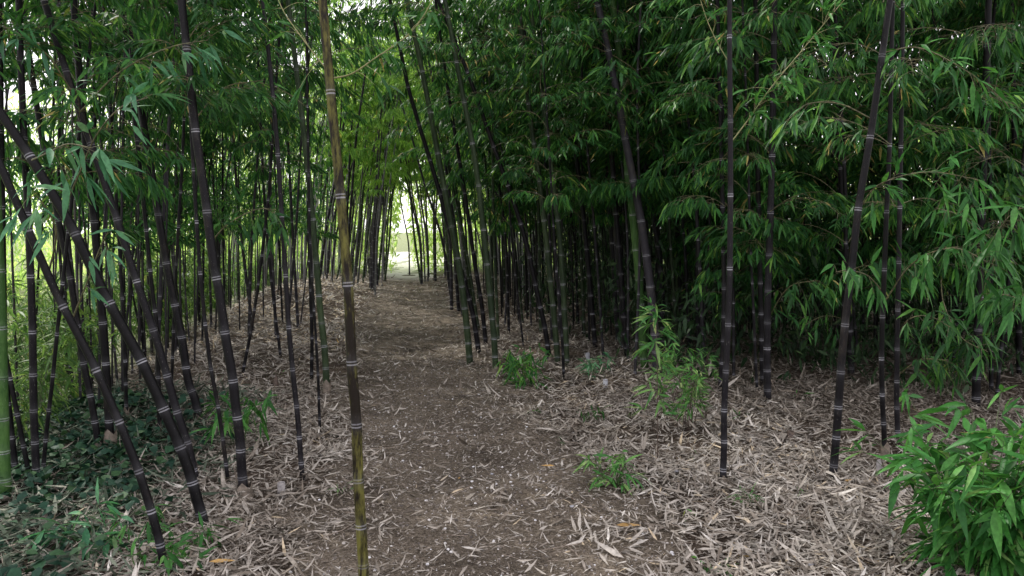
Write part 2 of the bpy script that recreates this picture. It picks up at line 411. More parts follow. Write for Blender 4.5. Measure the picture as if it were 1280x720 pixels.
def foliage(nodes, npos, L, z0, seed, per=2, size=(.55, 1.15), leafscale=1., keep=1., az0=None, name='leaves', leafmat=None, ztop=99, woodmat=None, fine=False, twigs=True):
    """leafy branches at every node above height z0: returns (branches mesh, leaves mesh)"""
    r = np.random.default_rng(seed)
    acc = {k: [] for k in 'PDNLW'}; wd = Wood()
    side = r.uniform(0, 2 * PI)
    for s, p in zip(nodes, npos):
        if p[2] < z0 or p[2] > ztop: continue
        side += PI + r.normal(0, .5)
        for k in range(per):
            if r.random() > keep: continue
            sp_ = SPRAYS[r.integers(len(SPRAYS))]
            a = side + (k - .5) * r.uniform(.7, 1.5) if az0 is None else az0 + r.normal(0, .7)
            f = min(1, .55 + .45 * (p[2] - z0) / 1.0) * (1 - .55 * max(0, (s / L - .55) / .45))
            sc = r.uniform(*size) * f
            ca, sa = math.cos(a), math.sin(a)
            tl = r.uniform(-.25, .3)     # tilt of the whole branch
            ct, st = math.cos(tl), math.sin(tl)
            Rt = np.array([[ca, -sa, 0], [sa, ca, 0], [0, 0, 1]]) @ np.array([[ct, 0, -st], [0, 1, 0], [st, 0, ct]])
            acc['P'].append(sp_['P'] @ Rt.T * sc + p); acc['D'].append(sp_['D'] @ Rt.T); acc['N'].append(sp_['N'] @ Rt.T)
            ls = leafscale * (.75 + .25 * sc)
            acc['L'].append(sp_['L'] * ls * r.uniform(.9, 1.1)); acc['W'].append(sp_['W'] * ls)
            for w, rr in sp_['wood'][:1]:
                wd.add(w @ Rt.T * sc + p, rr * max(sc, .6), 3)
            for w, rr in (sp_['wood'][1:] if twigs else []):
                wd.add(w[[0, 1, 3]] @ Rt.T * sc + p, rr[[0, 1, 3]], 3)
    if not acc['P']: return None
    P = np.vstack(acc['P']); D = np.vstack(acc['D']); N = np.vstack(acc['N']); Ls = np.concatenate(acc['L']); Ws = np.concatenate(acc['W'])
    rn = np.clip(r.beta(1.4, 1.9, len(P)) * .95 + (r.random(len(P)) < .022) * .6, 0, 1)
    return leaves_mesh('crown', P, D, N, Ls, Ws, rn, [leafmat or M_LEAF, woodmat or M_TWIG], fine=fine, droop=r.uniform(.1, .5, len(P)), wood=wd)

# ------------------------------------------------------------------ the setting
def grid_axis(a, b, near_a, near_b, fine, coarse):
    l = [a]; 
    x = a
    while x < b:
        if near_a <= x < near_b: x += fine
        else:
            d = max(near_a - x, x - near_b, 0); st = min(coarse, fine + d * .18)
            x += st
            if x > near_a and l[-1] < near_a: x = near_a
        l.append(min(x, b))
    return np.array(l)

gx = grid_axis(-700, 700, -8, 9, .12, 60); gy = grid_axis(-300, 1500, 0, 22, .12, 80)
X, Y = np.meshgrid(gx, gy)
Z = terrain(X, Y)
V = np.stack([X.ravel(), Y.ravel(), Z.ravel()], 1)
nx, ny = len(gx), len(gy)
ii, jj = np.meshgrid(np.arange(ny - 1), np.arange(nx - 1), indexing='ij'); b0 = (ii * nx + jj).ravel()
U = V[:, 0] - path_x(V[:, 1])
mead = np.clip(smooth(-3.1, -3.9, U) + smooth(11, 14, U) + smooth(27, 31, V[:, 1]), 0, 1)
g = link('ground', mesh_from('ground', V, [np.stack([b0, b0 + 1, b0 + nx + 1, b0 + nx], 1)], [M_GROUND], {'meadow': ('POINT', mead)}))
tag(g, kind='structure')

# path: a trodden strip with ragged edges, a few millimetres above the floor
ys = np.arange(.2, 60, .12); cols = 17
w = np.linspace(-1, 1, cols)
hw = .88 + .10 * np.sin(ys * 1.9) + .07 * np.sin(ys * 4.7 + 1) + .012 * ys * smooth(20, 0, ys) + 1.3 * smooth(29, 34, ys)
PX = path_x(ys)[:, None] + w[None] * hw[:, None] + (rng.normal(0, .03, (len(ys), cols)) * (np.abs(w) > .9)); PY = np.repeat(ys[:, None], cols, 1)
PZ = terrain(PX, PY) + .009 - .006 * (np.abs(w) > .95)[None]
V = np.stack([PX.ravel(), PY.ravel(), PZ.ravel()], 1)
ii, jj = np.meshgrid(np.arange(len(ys) - 1), np.arange(cols - 1), indexing='ij'); b0 = (ii * cols + jj).ravel()
pth = link('path', mesh_from('path', V, [np.stack([b0, b0 + 1, b0 + cols + 1, b0 + cols], 1)], [M_PATH], {'meadow': ('POINT', smooth(24, 29, V[:, 1]))}))  # here the mask marks the painted sunlit end, not grass
tag(pth, kind='structure')

# ------------------------------------------------------------------ litter (stuff)
def scatter(n, x0, x1, y0, y1, seed, fn):
    r = np.random.default_rng(seed)
    x = r.uniform(x0, x1, n); y = r.uniform(y0, y1, n)
    k = r.random(n) < fn(x, y)
    # keep only what a camera near the photograph's could ever see
    k &= (np.abs(x) < .78 * y + 1.2)
    return x[k], y[k], r

def pathness(x, y):
    u = np.abs(x - path_x(y)); 
    wob = .16 * np.sin(x * 7 + y * 3) + .12 * np.sin(y * 9 - x * 4)
    return 1 - smooth(.45, 1.05, u + wob)

def litter(name, parts, mats, coolness=None):
    P, D, N, L, W, R = [], [], [], [], [], []
    for (n, box, seed, fn, lr, lift) in parts:
        x, y, r = scatter(n, *box, seed, fn)
        m = len(x); a = r.uniform(0, 2 * PI, m); l = r.uniform(*lr, m) * r.uniform(.7, 1.1, m)
        z = terrain(x, y) + .012 + lift * r.random(m) ** 2
        P.append(np.stack([x, y, z], 1)); D.append(np.stack([np.cos(a), np.sin(a), r.normal(.03, .2, m)], 1))
        N.append(np.stack([r.normal(0, .42, m), r.normal(0, .42, m), np.ones(m)], 1))
        L.append(l); W.append(l * r.uniform(.045, .085, m))
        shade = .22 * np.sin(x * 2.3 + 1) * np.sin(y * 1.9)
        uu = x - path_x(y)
        pale = .34 * smooth(-.7, -1.2, uu) * smooth(8, 11, y) + .16 * np.exp(-((x - 1.5) / .9) ** 2 - ((y - 4.2) / 1.2) ** 2) - .22 * smooth(2.0, 3.2, uu) * smooth(5, 6.5, y)  # dry sunlit litter painted paler, litter in the thicket's shade painted darker
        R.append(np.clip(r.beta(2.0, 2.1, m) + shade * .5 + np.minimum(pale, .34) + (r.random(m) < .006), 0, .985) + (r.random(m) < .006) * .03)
    P, D, N, L, W, R = map(np.concatenate, (P, D, N, L, W, R))
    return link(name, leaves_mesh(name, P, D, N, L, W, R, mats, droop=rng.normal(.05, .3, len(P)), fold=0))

side_u = lambda x, y: x - path_x(y)
def f_dense(x, y):
    patch = .62 + .38 * np.sin(x * 2.9 + 1.7 * np.sin(y * 1.3)) * np.sin(y * 2.3 + 1.1 * np.sin(x * 1.9))
    patch = patch + .35 * np.exp(-((x - 1.6) / 1.2) ** 2 - ((y - 4) / 1.3) ** 2)
    left = smooth(-1.6, -2.6, side_u(x, y)) * smooth(9, 6, y)
    return np.clip(1 - .93 * pathness(x, y) ** .6, 0, 1) * np.clip(patch, .25, 1) * (1 - .82 * left) * (1 - .9 * smooth(-2.9, -3.6, side_u(x, y)))
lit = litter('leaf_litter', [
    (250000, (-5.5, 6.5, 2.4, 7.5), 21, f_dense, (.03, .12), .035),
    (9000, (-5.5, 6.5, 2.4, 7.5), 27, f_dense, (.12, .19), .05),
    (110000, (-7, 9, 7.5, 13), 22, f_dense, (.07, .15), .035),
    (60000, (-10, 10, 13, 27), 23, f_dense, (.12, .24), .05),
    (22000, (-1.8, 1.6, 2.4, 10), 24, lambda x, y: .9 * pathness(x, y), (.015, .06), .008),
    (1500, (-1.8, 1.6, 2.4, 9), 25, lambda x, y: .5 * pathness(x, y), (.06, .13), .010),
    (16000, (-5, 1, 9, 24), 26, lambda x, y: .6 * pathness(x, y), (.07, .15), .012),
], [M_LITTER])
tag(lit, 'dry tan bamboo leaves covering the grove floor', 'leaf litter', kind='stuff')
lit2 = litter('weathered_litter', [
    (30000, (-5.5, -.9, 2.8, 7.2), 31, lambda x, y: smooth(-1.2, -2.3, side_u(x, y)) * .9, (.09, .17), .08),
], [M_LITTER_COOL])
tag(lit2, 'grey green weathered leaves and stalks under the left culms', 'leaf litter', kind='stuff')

# broken twigs and stalks trodden into the litter
x, y, r = scatter(2600, -5, 6, 2.4, 11, 45, lambda x, y: .35 + .65 * (1 - pathness(x, y)))
wd = Wood()
for i in range(len(x)):
    a = r.uniform(0, 2 * PI); l = .05 + .22 * r.random() ** 2; q = np.array([x[i], y[i], float(terrain(x[i], y[i])) + .015 + .03 * r.random()])
    d = np.array([math.cos(a), math.sin(a), r.normal(0, .12)]); k = np.array([-d[1], d[0], 0]) * r.normal(0, .12)
    wd.add([q, q + d * l * .5 + k * l, q + d * l], r.uniform(.0009, .0028), 3)
tag(link('debris', wd.mesh('debris', [M_STICK])), 'thin broken stalks and twigs lying in the dry leaves', 'debris', kind='stuff')

# gravel crumbs on the path
def rock_template():
    t = (1 + 5 ** .5) / 2
    v = unit(np.array([(-1, t, 0), (1, t, 0), (-1, -t, 0), (1, -t, 0), (0, -1, t), (0, 1, t), (0, -1, -t), (0, 1, -t), (t, 0, -1), (t, 0, 1), (-t, 0, -1), (-t, 0, 1)], float))
    f = np.array([(0, 11, 5), (0, 5, 1), (0, 1, 7), (0, 7, 10), (0, 10, 11), (1, 5, 9), (5, 11, 4), (11, 10, 2), (10, 7, 6), (7, 1, 8), (3, 9, 4), (3, 4, 2), (3, 2, 6), (3, 6, 8), (3, 8, 9), (4, 9, 5), (2, 4, 11), (6, 2, 10), (8, 6, 7), (9, 8, 1)])
    return v, f
x, y, r = scatter(42000, -2.1, 2.6, 2.4, 11, 41, lambda x, y: np.clip(.9 * pathness(x, y) + .10, 0, 1) * smooth(12, 4.5, y))
m = len(x); rv, rf = rock_template(); sc = .0026 + .0085 * r.random(m) ** 5
Vr = rv[None] * sc[:, None, None] * r.uniform(.6, 1.3, (m, 12, 3)) * np.array([1, 1, .7]) + np.stack([x, y, terrain(x, y) + .009 + sc * .2], 1)[:, None]
gm_, nt, ns, ln = new_mat('gravel_chip')
o_ = ns.new('ShaderNodeOutputMaterial'); p_ = ns.new('ShaderNodeBsdfPrincipled'); a_ = node(ns, 'ShaderNodeAttribute', attribute_name='rnd')
r_ = ramp(ns, [(0, (.05, .04, .035)), (.6, (.17, .145, .125)), (.88, (.42, .39, .36)), (1, (.68, .68, .70))]); ln.new(a_.outputs['Fac'], r_.inputs[0]); ln.new(r_.outputs[0], p_.inputs['Base Color'])
p_.inputs['Roughness'].default_value = .8; ln.new(p_.outputs[0], o_.inputs[0])
gv = link('gravel', mesh_from('gravel', Vr.reshape(-1, 3), [((np.arange(m) * 12)[:, None, None] + rf[None]).reshape(-1, 3)], [gm_], {'rnd': ('FACE', np.repeat(r.random(m), 20))}, smooth_=False))
tag(gv, 'fine grey and brown gravel crumbs on the soil path', 'gravel', kind='stuff')

# ivy ground cover, lower left
x, y, r = scatter(12500, -4.6, -1.3, 2.9, 6.6, 51, lambda x, y: smooth(-1.5, -2.4, side_u(x, y)) * (.35 + .65 * (np.sin(x * 3.1) * np.sin(y * 2.7 + x) > -.1)))
m = len(x); a = r.uniform(0, 2 * PI, m)
z = terrain(x, y) + .03 + .11 * r.random(m)
P = np.stack([x, y, z], 1); D = np.stack([np.cos(a), np.sin(a), r.normal(-.15, .25, m)], 1); N = np.stack([r.normal(0, .4, m), r.normal(0, .4, m), np.ones(m)], 1)
l = r.uniform(.035, .08, m)
iv = link('ivy', leaves_mesh('ivy', P, D, N, l, l * .42, r.random(m), [M_IVY], fine=False, droop=.3))
tag(iv, 'dark blue green ivy creeping over the lower left floor', 'ivy', kind='stuff')

# ------------------------------------------------------------------ bamboo culms told apart in the photograph
def extend(pts, total, lean_y, straighten=.25):
    """continue the seen part of a culm above the frame"""
    line = catmull(pts, 8)
    L = np.sum(np.linalg.norm(np.diff(line, axis=0), axis=1))
    d = unit(line[-1] - line[-4]); out = [line]; p = line[-1]
    while L < total:
        d = unit(d + np.array([d[0] * .03, lean_y * .02, -.012])); p = p + d * .25; L += .25; out.append(p[None])
    return np.vstack(out)

def hero(pts, wpx, mat, label, z0=2.6, keep=1., size=(.5, 1.0), height=7.0, first=.145, cap_len=.44, leafmat=None, seed=0, group=None, dy=0., leafscale=1., per=2, grow=1.18, sides=12, tone=0.):
    base = ground_at(*pts[0]); Yb = base[1]
    ctrl = [base - np.array([0, 0, .03])]
    for k, (px, py) in enumerate(pts[1:]):
        z = at(px, py, Yb)[2]
        ctrl.append(at(px, py, Yb + dy * max(0, z)))
    line = extend(ctrl, height, dy)
    r0 = wpx * .93 * Yb / F / 2
    loc = base.copy(); line = line - loc
    V, Q, A, nodes, npos, L = culm_geometry(line, r0, seed, sides=sides, cap_len=cap_len, first=first, grow=grow, tone=tone)
    t = empty('bamboo', loc, label, 'bamboo', group)
    link('culm', mesh_from('culm', V, [Q], [CM[mat]], A), t)
    if keep > 0:
        lm = foliage(nodes, npos, L, z0, seed + 77, keep=keep, size=size, leafmat=leafmat, leafscale=leafscale, per=per)
        if lm: link('crown', lm, t)
    return t, loc

H = {}
def H_(key, *a, **k):
    H[key] = hero(*a, seed=100 + len(H), **k)

# --- centre foreground
H_('main', [(456, 742), (452, 668), (448, 600), (445, 520), (440, 462), (436, 370), (426, 250), (413, 112), (403, 0)], 15, 'mottled',
   'tall yellow and black mottled culm at the left edge of the path, nearest the viewer', keep=.5, z0=3.2, height=6.5)
# --- left bank
H_('L1', [(208, 716), (199, 676), (187, 632), (170, 580), (144, 516), (109, 439), (67, 360), (28, 270), (0, 205)], 11.5, 'black',
   'black curved culm nearest the lower left corner, bending left past the picture edge', keep=.4, z0=3.0, leafmat=M_LEAF_COOL)
H_('L2', [(258, 662), (248, 630), (232, 576), (206, 515), (176, 450), (130, 366), (80, 265), (37, 195), (-10, 125)], 14.5, 'black',
   'thick black culm arching left, based just right of the corner culm', keep=.4, z0=3.0, leafmat=M_LEAF_COOL)
H_('L3', [(246, 606), (236, 560), (220, 510), (198, 432), (167, 340), (135, 240), (92, 118), (55, 0)], 11, 'black',
   'black leaning culm that passes behind the thick arching one near its base', keep=.7, z0=2.7)
H_('L4', [(306, 624), (302, 585), (300, 549), (295, 510), (290, 467), (282, 422), (275, 370), (265, 320), (257, 250), (247, 185), (235, 75), (226, -10)], 13, 'black',
   'straight thick black culm with pale rings beside the left litter edge', keep=.8, z0=2.3)
H_('L5', [(380, 602), (377, 585), (372, 520), (367, 475), (361, 410), (358, 360), (350, 235), (345, 160), (335, 60)], 7.5, 'black',
   'slim upright black culm standing alone between the left bank and the mottled culm', keep=.6, z0=2.4, height=5.5, cap_len=.34)
H_('L6', [(400, 545), (398, 480), (395, 425), (389, 330), (386, 240), (384, 120)], 4, 'black',
   'very thin dark culm just left of the slim green one', keep=.5, z0=2.2, height=4.5, cap_len=.25)
H_('L7', [(409, 497), (406, 440), (400, 385), (395, 320), (385, 215), (372, 100), (360, 0)], 9, 'green',
   'slim green culm with a brown foot, behind the mottled culm', keep=.8, z0=2.6, height=6.5)
H_('L8', [(389, 482), (390, 425), (388, 360), (386, 290), (385, 180), (384, 60)], 5, 'black',
   'dark thin culm overlapping the slim green one on its left', keep=.8, z0=2.6, cap_len=.3)
H_('L9', [(250, 530), (244, 500), (235, 475), (227, 420), (212, 350), (200, 280), (182, 170), (165, 60)], 11, 'black',
   'dark leaning culm seen between the two leaning culms and the straight ringed one', keep=.9, z0=2.1)
H_('L10', [(286, 607), (280, 560), (272, 505), (262, 450), (252, 360), (244, 250), (238, 140)], 5.5, 'black',
   'thin dark culm leaning against the left side of the straight ringed one', keep=.7, z0=2.0, cap_len=.3)
H_('L11', [(200, 548), (198, 480), (197, 420), (190, 360), (178, 240), (165, 120)], 6, 'black',
   'thin dark culm behind the crossing point of the leaning culms', keep=.9, z0=2.0, cap_len=.3)
H_('L12', [(139, 568), (136, 520), (133, 470), (130, 420), (127, 385), (118, 280), (105, 160), (95, 40)], 11, 'black',
   'upright dark culm with a brown foot, left of the crossing leaning culms', keep=.9, z0=1.9)
H_('L13', [(126, 570), (114, 500), (102, 440), (90, 360), (72, 270), (52, 170), (35, 60)], 9, 'black',
   'black culm leaning left whose foot touches the brown footed one', keep=.9, z0=1.9)
H_('L14', [(46, 612), (44, 560), (42, 510), (41, 435), (39, 360), (34, 250), (28, 130), (24, 20)], 10, 'black',
   'upright black culm near the left edge among crossing thin stems', keep=.9, z0=1.9)
H_('L15', [(52, 604), (58, 540), (65, 480), (73, 400), (82, 320), (94, 210)], 5.5, 'black',
   'thin culm leaning right away from the upright black one at left', keep=.9, z0=1.7, cap_len=.3, height=5)
H_('L16', [(40, 608), (28, 550), (18, 500), (6, 440), (-6, 370)], 6.5, 'black',
   'thin culm leaning left, its foot beside the upright black one', keep=.8, z0=1.7, cap_len=.3, height=5)
H_('L17', [(7, 628), (4, 570), (2, 500), (0, 400), (-4, 300)], 17, 'lime',
   'thick bright green culm cut by the left picture edge', keep=.5, z0=2.2)
H_('L18', [(22, 606), (14, 540), (6, 460), (4, 340), (2, 200), (0, 60)], 8.5, 'black',
   'dark culm between the green edge culm and the upright black one', keep=.8, z0=1.9)
H_('L19', [(158, 527), (157, 470), (155, 410), (150, 320), (142, 200), (135, 90)], 5, 'black',
   'thin upright culm standing against the bright meadow at left', keep=.9, z0=1.8, cap_len=.28)
H_('L20', [(212, 520), (216, 440), (218, 380), (222, 300), (228, 200), (232, 90)], 4.5, 'black',
   'thin culm behind the dark leaning one, slightly tilted right', keep=.9, z0=1.8, cap_len=.28)
H_('L21', [(302, 470), (316, 400), (326, 330), (336, 240), (342, 150)], 4.5, 'black',
   'thin culm tilting right across the pale litter bank', keep=.9, z0=2.0, cap_len=.28)
H_('L22', [(352, 452), (345, 400), (337, 330), (330, 240), (326, 150)], 4, 'black',
   'slender dark culm on the pale litter bank left of the alone slim one', keep=.9, z0=2.2, cap_len=.28)
# --- middle, right of the path
H_('M1', [(588, 457), (584, 415), (580, 378), (572, 322), (552, 217), (530, 100), (515, 30)], 9, 'green',
   'greenish black culm leaning left over the path, first of the trio at its right edge', keep=.8, z0=2.9)
H_('M2', [(599, 442), (594, 410), (587, 376), (568, 310), (545, 225), (513, 120), (500, 60)], 7, 'black',
   'black culm crossing behind the leaning greenish one by the path', keep=.8, z0=2.9)
H_('M3', [(608, 434), (602, 380), (594, 333), (580, 235), (563, 133), (550, 40)], 6, 'black',
   'dark culm just right of the crossing pair by the path', keep=.8, z0=2.8)
H_('M4', [(620, 472), (618, 430), (615, 395), (605, 294), (594, 200), (577, 111), (560, 20)], 8.5, 'green',
   'greenish culm with a flared dark foot at the right edge of the path', keep=.8, z0=2.6)
H_('M5', [(688, 456), (682, 415), (674, 378), (652, 283), (613, 172), (588, 100), (560, 30)], 7, 'black',
   'black culm leaning strongly left just left of the green pair', keep=.9, z0=2.2)
H_('M6', [(698, 458), (693, 400), (688, 350), (674, 222), (663, 150), (654, 60)], 8, 'green',
   'left one of the two green culms standing close together', keep=1, z0=1.9)
H_('M7', [(709, 460), (706, 400), (701, 310), (692, 230), (682, 150), (670, 60)], 8, 'green',
   'right one of the two green culms standing close together', keep=1, z0=1.9)
H_('M8', [(705, 475), (703, 430), (700, 390), (694, 320), (690, 250)], 4, 'black',
   'very thin black stem in front of the two green culms', keep=1, z0=1.7, height=4, cap_len=.22)
H_('M9', [(745, 437), (741, 400), (736, 340), (726, 240), (712, 140)], 7, 'black',
   'blue black culm behind the leafy shrub, left of the bamboo thicket', keep=1, z0=1.35)
H_('M10', [(774, 430), (770, 380), (766, 310), (758, 220), (748, 120)], 8, 'black',
   'dark culm left of the thick purple brown and lime crossing pair', keep=1, z0=1.4)
H_('M11', [(785, 448), (780, 400), (775, 330), (768, 240), (762, 150)], 8, 'black',
   'black culm close left of the thick crossing pair', keep=1, z0=1.7)
H_('M12', [(830, 440), (828, 400), (826, 340), (815, 260), (800, 170)], 8, 'black',
   'dark culm close right of the thick crossing pair', keep=1, z0=1.35)
H_('M13', [(852, 428), (851, 380), (848, 320), (844, 240), (838, 150)], 6.5, 'black',
   'slim black culm above the pale green shrub', keep=1, z0=1.3)
# --- right front
H_('R1', [(822, 470), (818, 410), (812, 350), (805, 300), (799, 262), (790, 217), (780, 165), (769, 106), (756, 44), (744, -10)], 12, 'grey',
   'thick purple brown culm leaning left behind the pale green shrub', keep=.7, z0=2.6)
H_('R2', [(806, 462), (802, 400), (799, 350), (794, 300), (790, 260), (785, 220), (779, 112), (771, 44), (764, -10)], 11, 'lime',
   'lime green culm close behind the thick purple brown one', keep=.7, z0=2.4)
H_('R3', [(903, 610), (905, 560), (905, 520), (907, 470), (910, 410), (912, 345), (913, 270), (913, 200), (913, 150), (912, 80), (912, -10)], 9, 'black',
   'straight slim brown black culm standing alone on the litter right of the pale shrub', keep=.35, z0=2.6, size=(.35, .6), height=5.5, grow=1.2)
H_('R4', [(1040, 602), (1045, 550), (1051, 465), (1056, 408), (1064, 342), (1073, 260), (1088, 170), (1103, 66), (1114, -10)], 11, 'black',
   'dark brown culm leaning right, bare and alone in the right foreground', keep=.35, z0=2.9, size=(.35, .7), height=6)
H_('R5', [(960, 504), (959, 465), (959, 425), (960, 360), (963, 270), (966, 150), (968, 20)], 10, 'black',
   'dark upright culm behind the litter clearing between the two lone front culms', keep=1, z0=.95)
H_('R6', [(1106, 582), (1105, 540), (1103, 500), (1102, 435), (1105, 350), (1108, 270), (1112, 180), (1115, 40)], 7, 'black',
   'slim black culm with a pale foot right of the right leaning one', keep=.8, z0=1.7, per=3)
H_('R7', [(1123, 552), (1121, 510), (1121, 475), (1122, 400), (1124, 300), (1126, 180)], 7, 'black',
   'slim black culm close behind the pale footed one', keep=.9, z0=1.3, per=3)
H_('R8', [(1220, 512), (1221, 460), (1223, 400), (1226, 300), (1230, 180)], 11, 'black',
   'thick black culm behind the bright corner shrub', keep=1, z0=1.0, leafscale=1.15, per=3)
H_('R9', [(900, 492), (902, 460), (904, 425), (905, 350), (903, 250), (900, 120)], 7, 'black',
   'black culm directly behind the straight slim alone one', keep=1, z0=.95)
H_('R10', [(1064, 474), (1063, 430), (1061, 380), (1056, 300), (1050, 200)], 9, 'black',
   'dark thick culm behind the right leaning one', keep=1, z0=.8)
H_('R11', [(947, 493), (944, 440), (942, 390), (938, 300), (935, 200)], 4, 'black',
   'thin black stem left of the clearing, touching the dark upright one', keep=1, z0=1.0, cap_len=.25)
H_('R12', [(1245, 507), (1250, 450), (1256, 400), (1264, 320), (1275, 230)], 5, 'black',
   'thin black culm leaning right behind the corner shrub', keep=1, z0=1.0, cap_len=.25, leafscale=1.15)
H_('R13', [(1180, 470), (1178, 420), (1175, 340), (1170, 240), (1168, 120)], 7, 'black',
   'black culm between the slim close pair and the thick one behind the corner shrub', keep=1, z0=1.0, leafscale=1.1, per=3)
H_('R14', [(1275, 470), (1273, 400), (1270, 300), (1268, 180)], 8, 'black',
   'black culm at the right picture edge buried in leaves', keep=1, z0=.9, leafscale=1.15, per=3)

def collar(key, h, w, mat):
    t, loc = H[key]; a = np.arange(12) * 2 * PI / 12; V = []
    for rr, z in ((w * 1.5, -.03), (w * 1.35, h * .3), (w * 1.2, h * .9), (w * 1.12, h)): V += [(rr * math.cos(q), rr * math.sin(q), z + (.02 * math.sin(3 * q) if z >= h * .9 else 0)) for q in a]
    i = np.arange(3)[:, None] * 12; j = np.arange(12)[None]; j2 = (j + 1) % 12
    link('sheath', mesh_from('sheath', np.array(V), [np.stack([i + j, i + j2, i + 12 + j2, i + 12 + j], -1).reshape(-1, 4)], [mat]), t)
for k_, h_, w_ in (('L12', .16, .034), ('L7', .15, .030), ('M4', .12, .032), ('R6', .14, .022), ('L13', .10, .028), ('L4', .08, .035), ('R3', .06, .025), ('M5', .1, .03), ('L19', .1, .018)):
    collar(k_, h_, w_, M_SHEATH)

r = np.random.default_rng(91); P = []
for t, loc in H.values():
    k = 90; a = r.uniform(0, 2 * PI, k); q = .03 + np.abs(r.normal(0, .09, k)); x = loc[0] + q * np.cos(a); y = loc[1] + q * np.sin(a)
    P.append(np.stack([x, y, terrain(x, y) + .02 + .055 * np.exp(-(q / .09) ** 2) * r.random(k)], 1))
P = np.vstack(P); m = len(P); l = r.uniform(.04, .12, m)
tag(link('heaped_litter', leaves_mesh('heaped_litter', P, r.normal(0, 1, (m, 3)) * [1, 1, .3], r.normal(0, .5, (m, 3)) + [0, 0, 1], l, l * r.uniform(.05, .09, m), r.beta(2, 2, m) * .9, [M_LITTER], droop=r.normal(.05, .3, m))), 'dry leaves heaped around the feet of the near culms', 'leaf litter', kind='stuff')

# ------------------------------------------------------------------ leafy side branches one can point at
def near_branch(key, pts, n, leaf, mat, seed, wood=M_TWIG, rad=.004, hang=.5, twigs=None):
    """a branch of one culm: pts = (px, py, Y) along it; leaves on short twigs"""
    parent, loc = H[key]; r = np.random.default_rng(seed)
    P = catmull([at(*p) - loc for p in pts], 8); t = np.linspace(0, 1, len(P))
    wd = Wood(); wd.add(P, rad * (1 - .7 * t) + .0006, 6, True)
    A = dict(P=[], D=[], N=[], L=[])
    for i in range(n):
        s = .2 + .8 * (i + r.uniform(0, 1)) / n; q = np.array([np.interp(s, t, P[:, k]) for k in range(3)])
        d0 = unit(P[min(len(P) - 1, int(s * len(P)) + 1)] - P[max(0, int(s * len(P)) - 1)])
        d = unit(d0 * .8 + r.normal(0, .6, 3)); ln_ = r.uniform(.05, .16)
        tt = np.linspace(0, 1, 4)[:, None]
        tw = q + d * ln_ * tt + np.array([0, 0, -.3]) * ln_ * tt ** 2
        wd.add(tw, .0014 - .0008 * tt[:, 0], 4)
        for k in range(r.integers(2, 5)):
            A['P'].append(tw[-1] if k else tw[2]); A['D'].append(unit(d + r.normal(0, .55, 3)) + np.array([0, 0, -hang * r.uniform(.4, 1.6)]))
            A['N'].append(np.array([0, -.35, 1]) + r.normal(0, .4, 3)); A['L'].append(leaf * r.uniform(.65, 1.25))
    b = link('branch', wd.mesh('branch', [wood]), parent)
    L = np.array(A['L']); m = len(L)
    link('leaves', leaves_mesh('branch_leaves', np.array(A['P']), np.array(A['D']), np.array(A['N']), L, L * r.uniform(.08, .11, m), r.beta(2, 2, m) * .9, [mat], fine=True, droop=r.uniform(.15, .5, m)), b)

near_branch('main', [(416, 98, 3.4), (440, 92, 3.35), (470, 72, 3.3), (505, 48, 3.25), (528, 22, 3.2), (550, -20, 3.2)], 10, .085, M_LEAF_FRESH, 1, M_TWIG_PALE, .0035)
near_branch('main', [(413, 92, 3.4), (398, 74, 3.4), (378, 48, 3.4), (355, 15, 3.4), (340, -20, 3.4)], 7, .09, M_LEAF_FRESH, 2, M_TWIG_PALE, .003)
near_branch('L2', [(80, 262, 3.9), (100, 215, 3.6), (120, 170, 3.4), (150, 135, 3.3), (185, 122, 3.3)], 7, .125, M_LEAF_COOL, 3)
near_branch('L2', [(40, 200, 3.9), (62, 190, 3.5), (85, 180, 3.3), (115, 185, 3.2)], 7, .13, M_LEAF_COOL, 4)
near_branch('L1', [(60, 345, 3.6), (70, 290, 3.4), (50, 250, 3.3), (35, 245, 3.25)], 7, .12, M_LEAF_COOL, 5, hang=1)
near_branch('L1', [(90, 400, 3.6), (110, 350, 3.5), (125, 310, 3.45), (135, 290, 3.4)], 6, .10, M_LEAF_COOL, 6, hang=.8)
near_branch('L3', [(92, 118, 4.4), (60, 70, 4.2), (20, 40, 4.0), (-10, 30, 4.0)], 12, .12, M_LEAF_COOL, 7)
near_branch('L3', [(100, 140, 4.4), (150, 90, 4.3), (210, 60, 4.2), (260, 50, 4.2)], 14, .12, M_LEAF_COOL, 8)
near_branch('L4', [(243, 150, 4.8), (280, 110, 4.8), (330, 100, 4.8)], 12, .11, M_LEAF, 9)
near_branch('L4', [(262, 305, 4.8), (285, 280, 4.7), (320, 262, 4.7), (345, 262, 4.7)], 11, .11, M_LEAF, 10)
near_branch('R3', [(914, 178, 4.75), (935, 150, 4.7), (965, 108, 4.6), (1005, 60, 4.5), (1055, 0, 4.4)], 38, .095, M_LEAF_FRESH, 11, M_TWIG_PALE, .0035)
near_branch('R3', [(912, 80, 4.75), (895, 50, 4.7), (882, 20, 4.7), (870, -20, 4.7)], 8, .085, M_LEAF_FRESH, 12, M_TWIG_PALE, .003)
near_branch('R4', [(1103, 66, 4.85), (1150, 60, 4.7), (1210, 90, 4.5), (1260, 130, 4.4)], 24, .12, M_LEAF_FRESH, 13)
near_branch('R4', [(1073, 262, 4.85), (1100, 230, 4.7), (1160, 215, 4.6), (1225, 225, 4.5)], 24, .12, M_LEAF_FRESH, 14)
near_branch('R6', [(1104, 365, 5.2), (1085, 345, 4.9), (1062, 338, 4.6), (1045, 340, 4.5)], 10, .125, M_LEAF_FRESH, 15, hang=1)
near_branch('R6', [(1104, 380, 5.2), (1140, 330, 4.9), (1190, 310, 4.5), (1240, 330, 4.3)], 26, .14, M_LEAF_FRESH, 16, hang=.8)
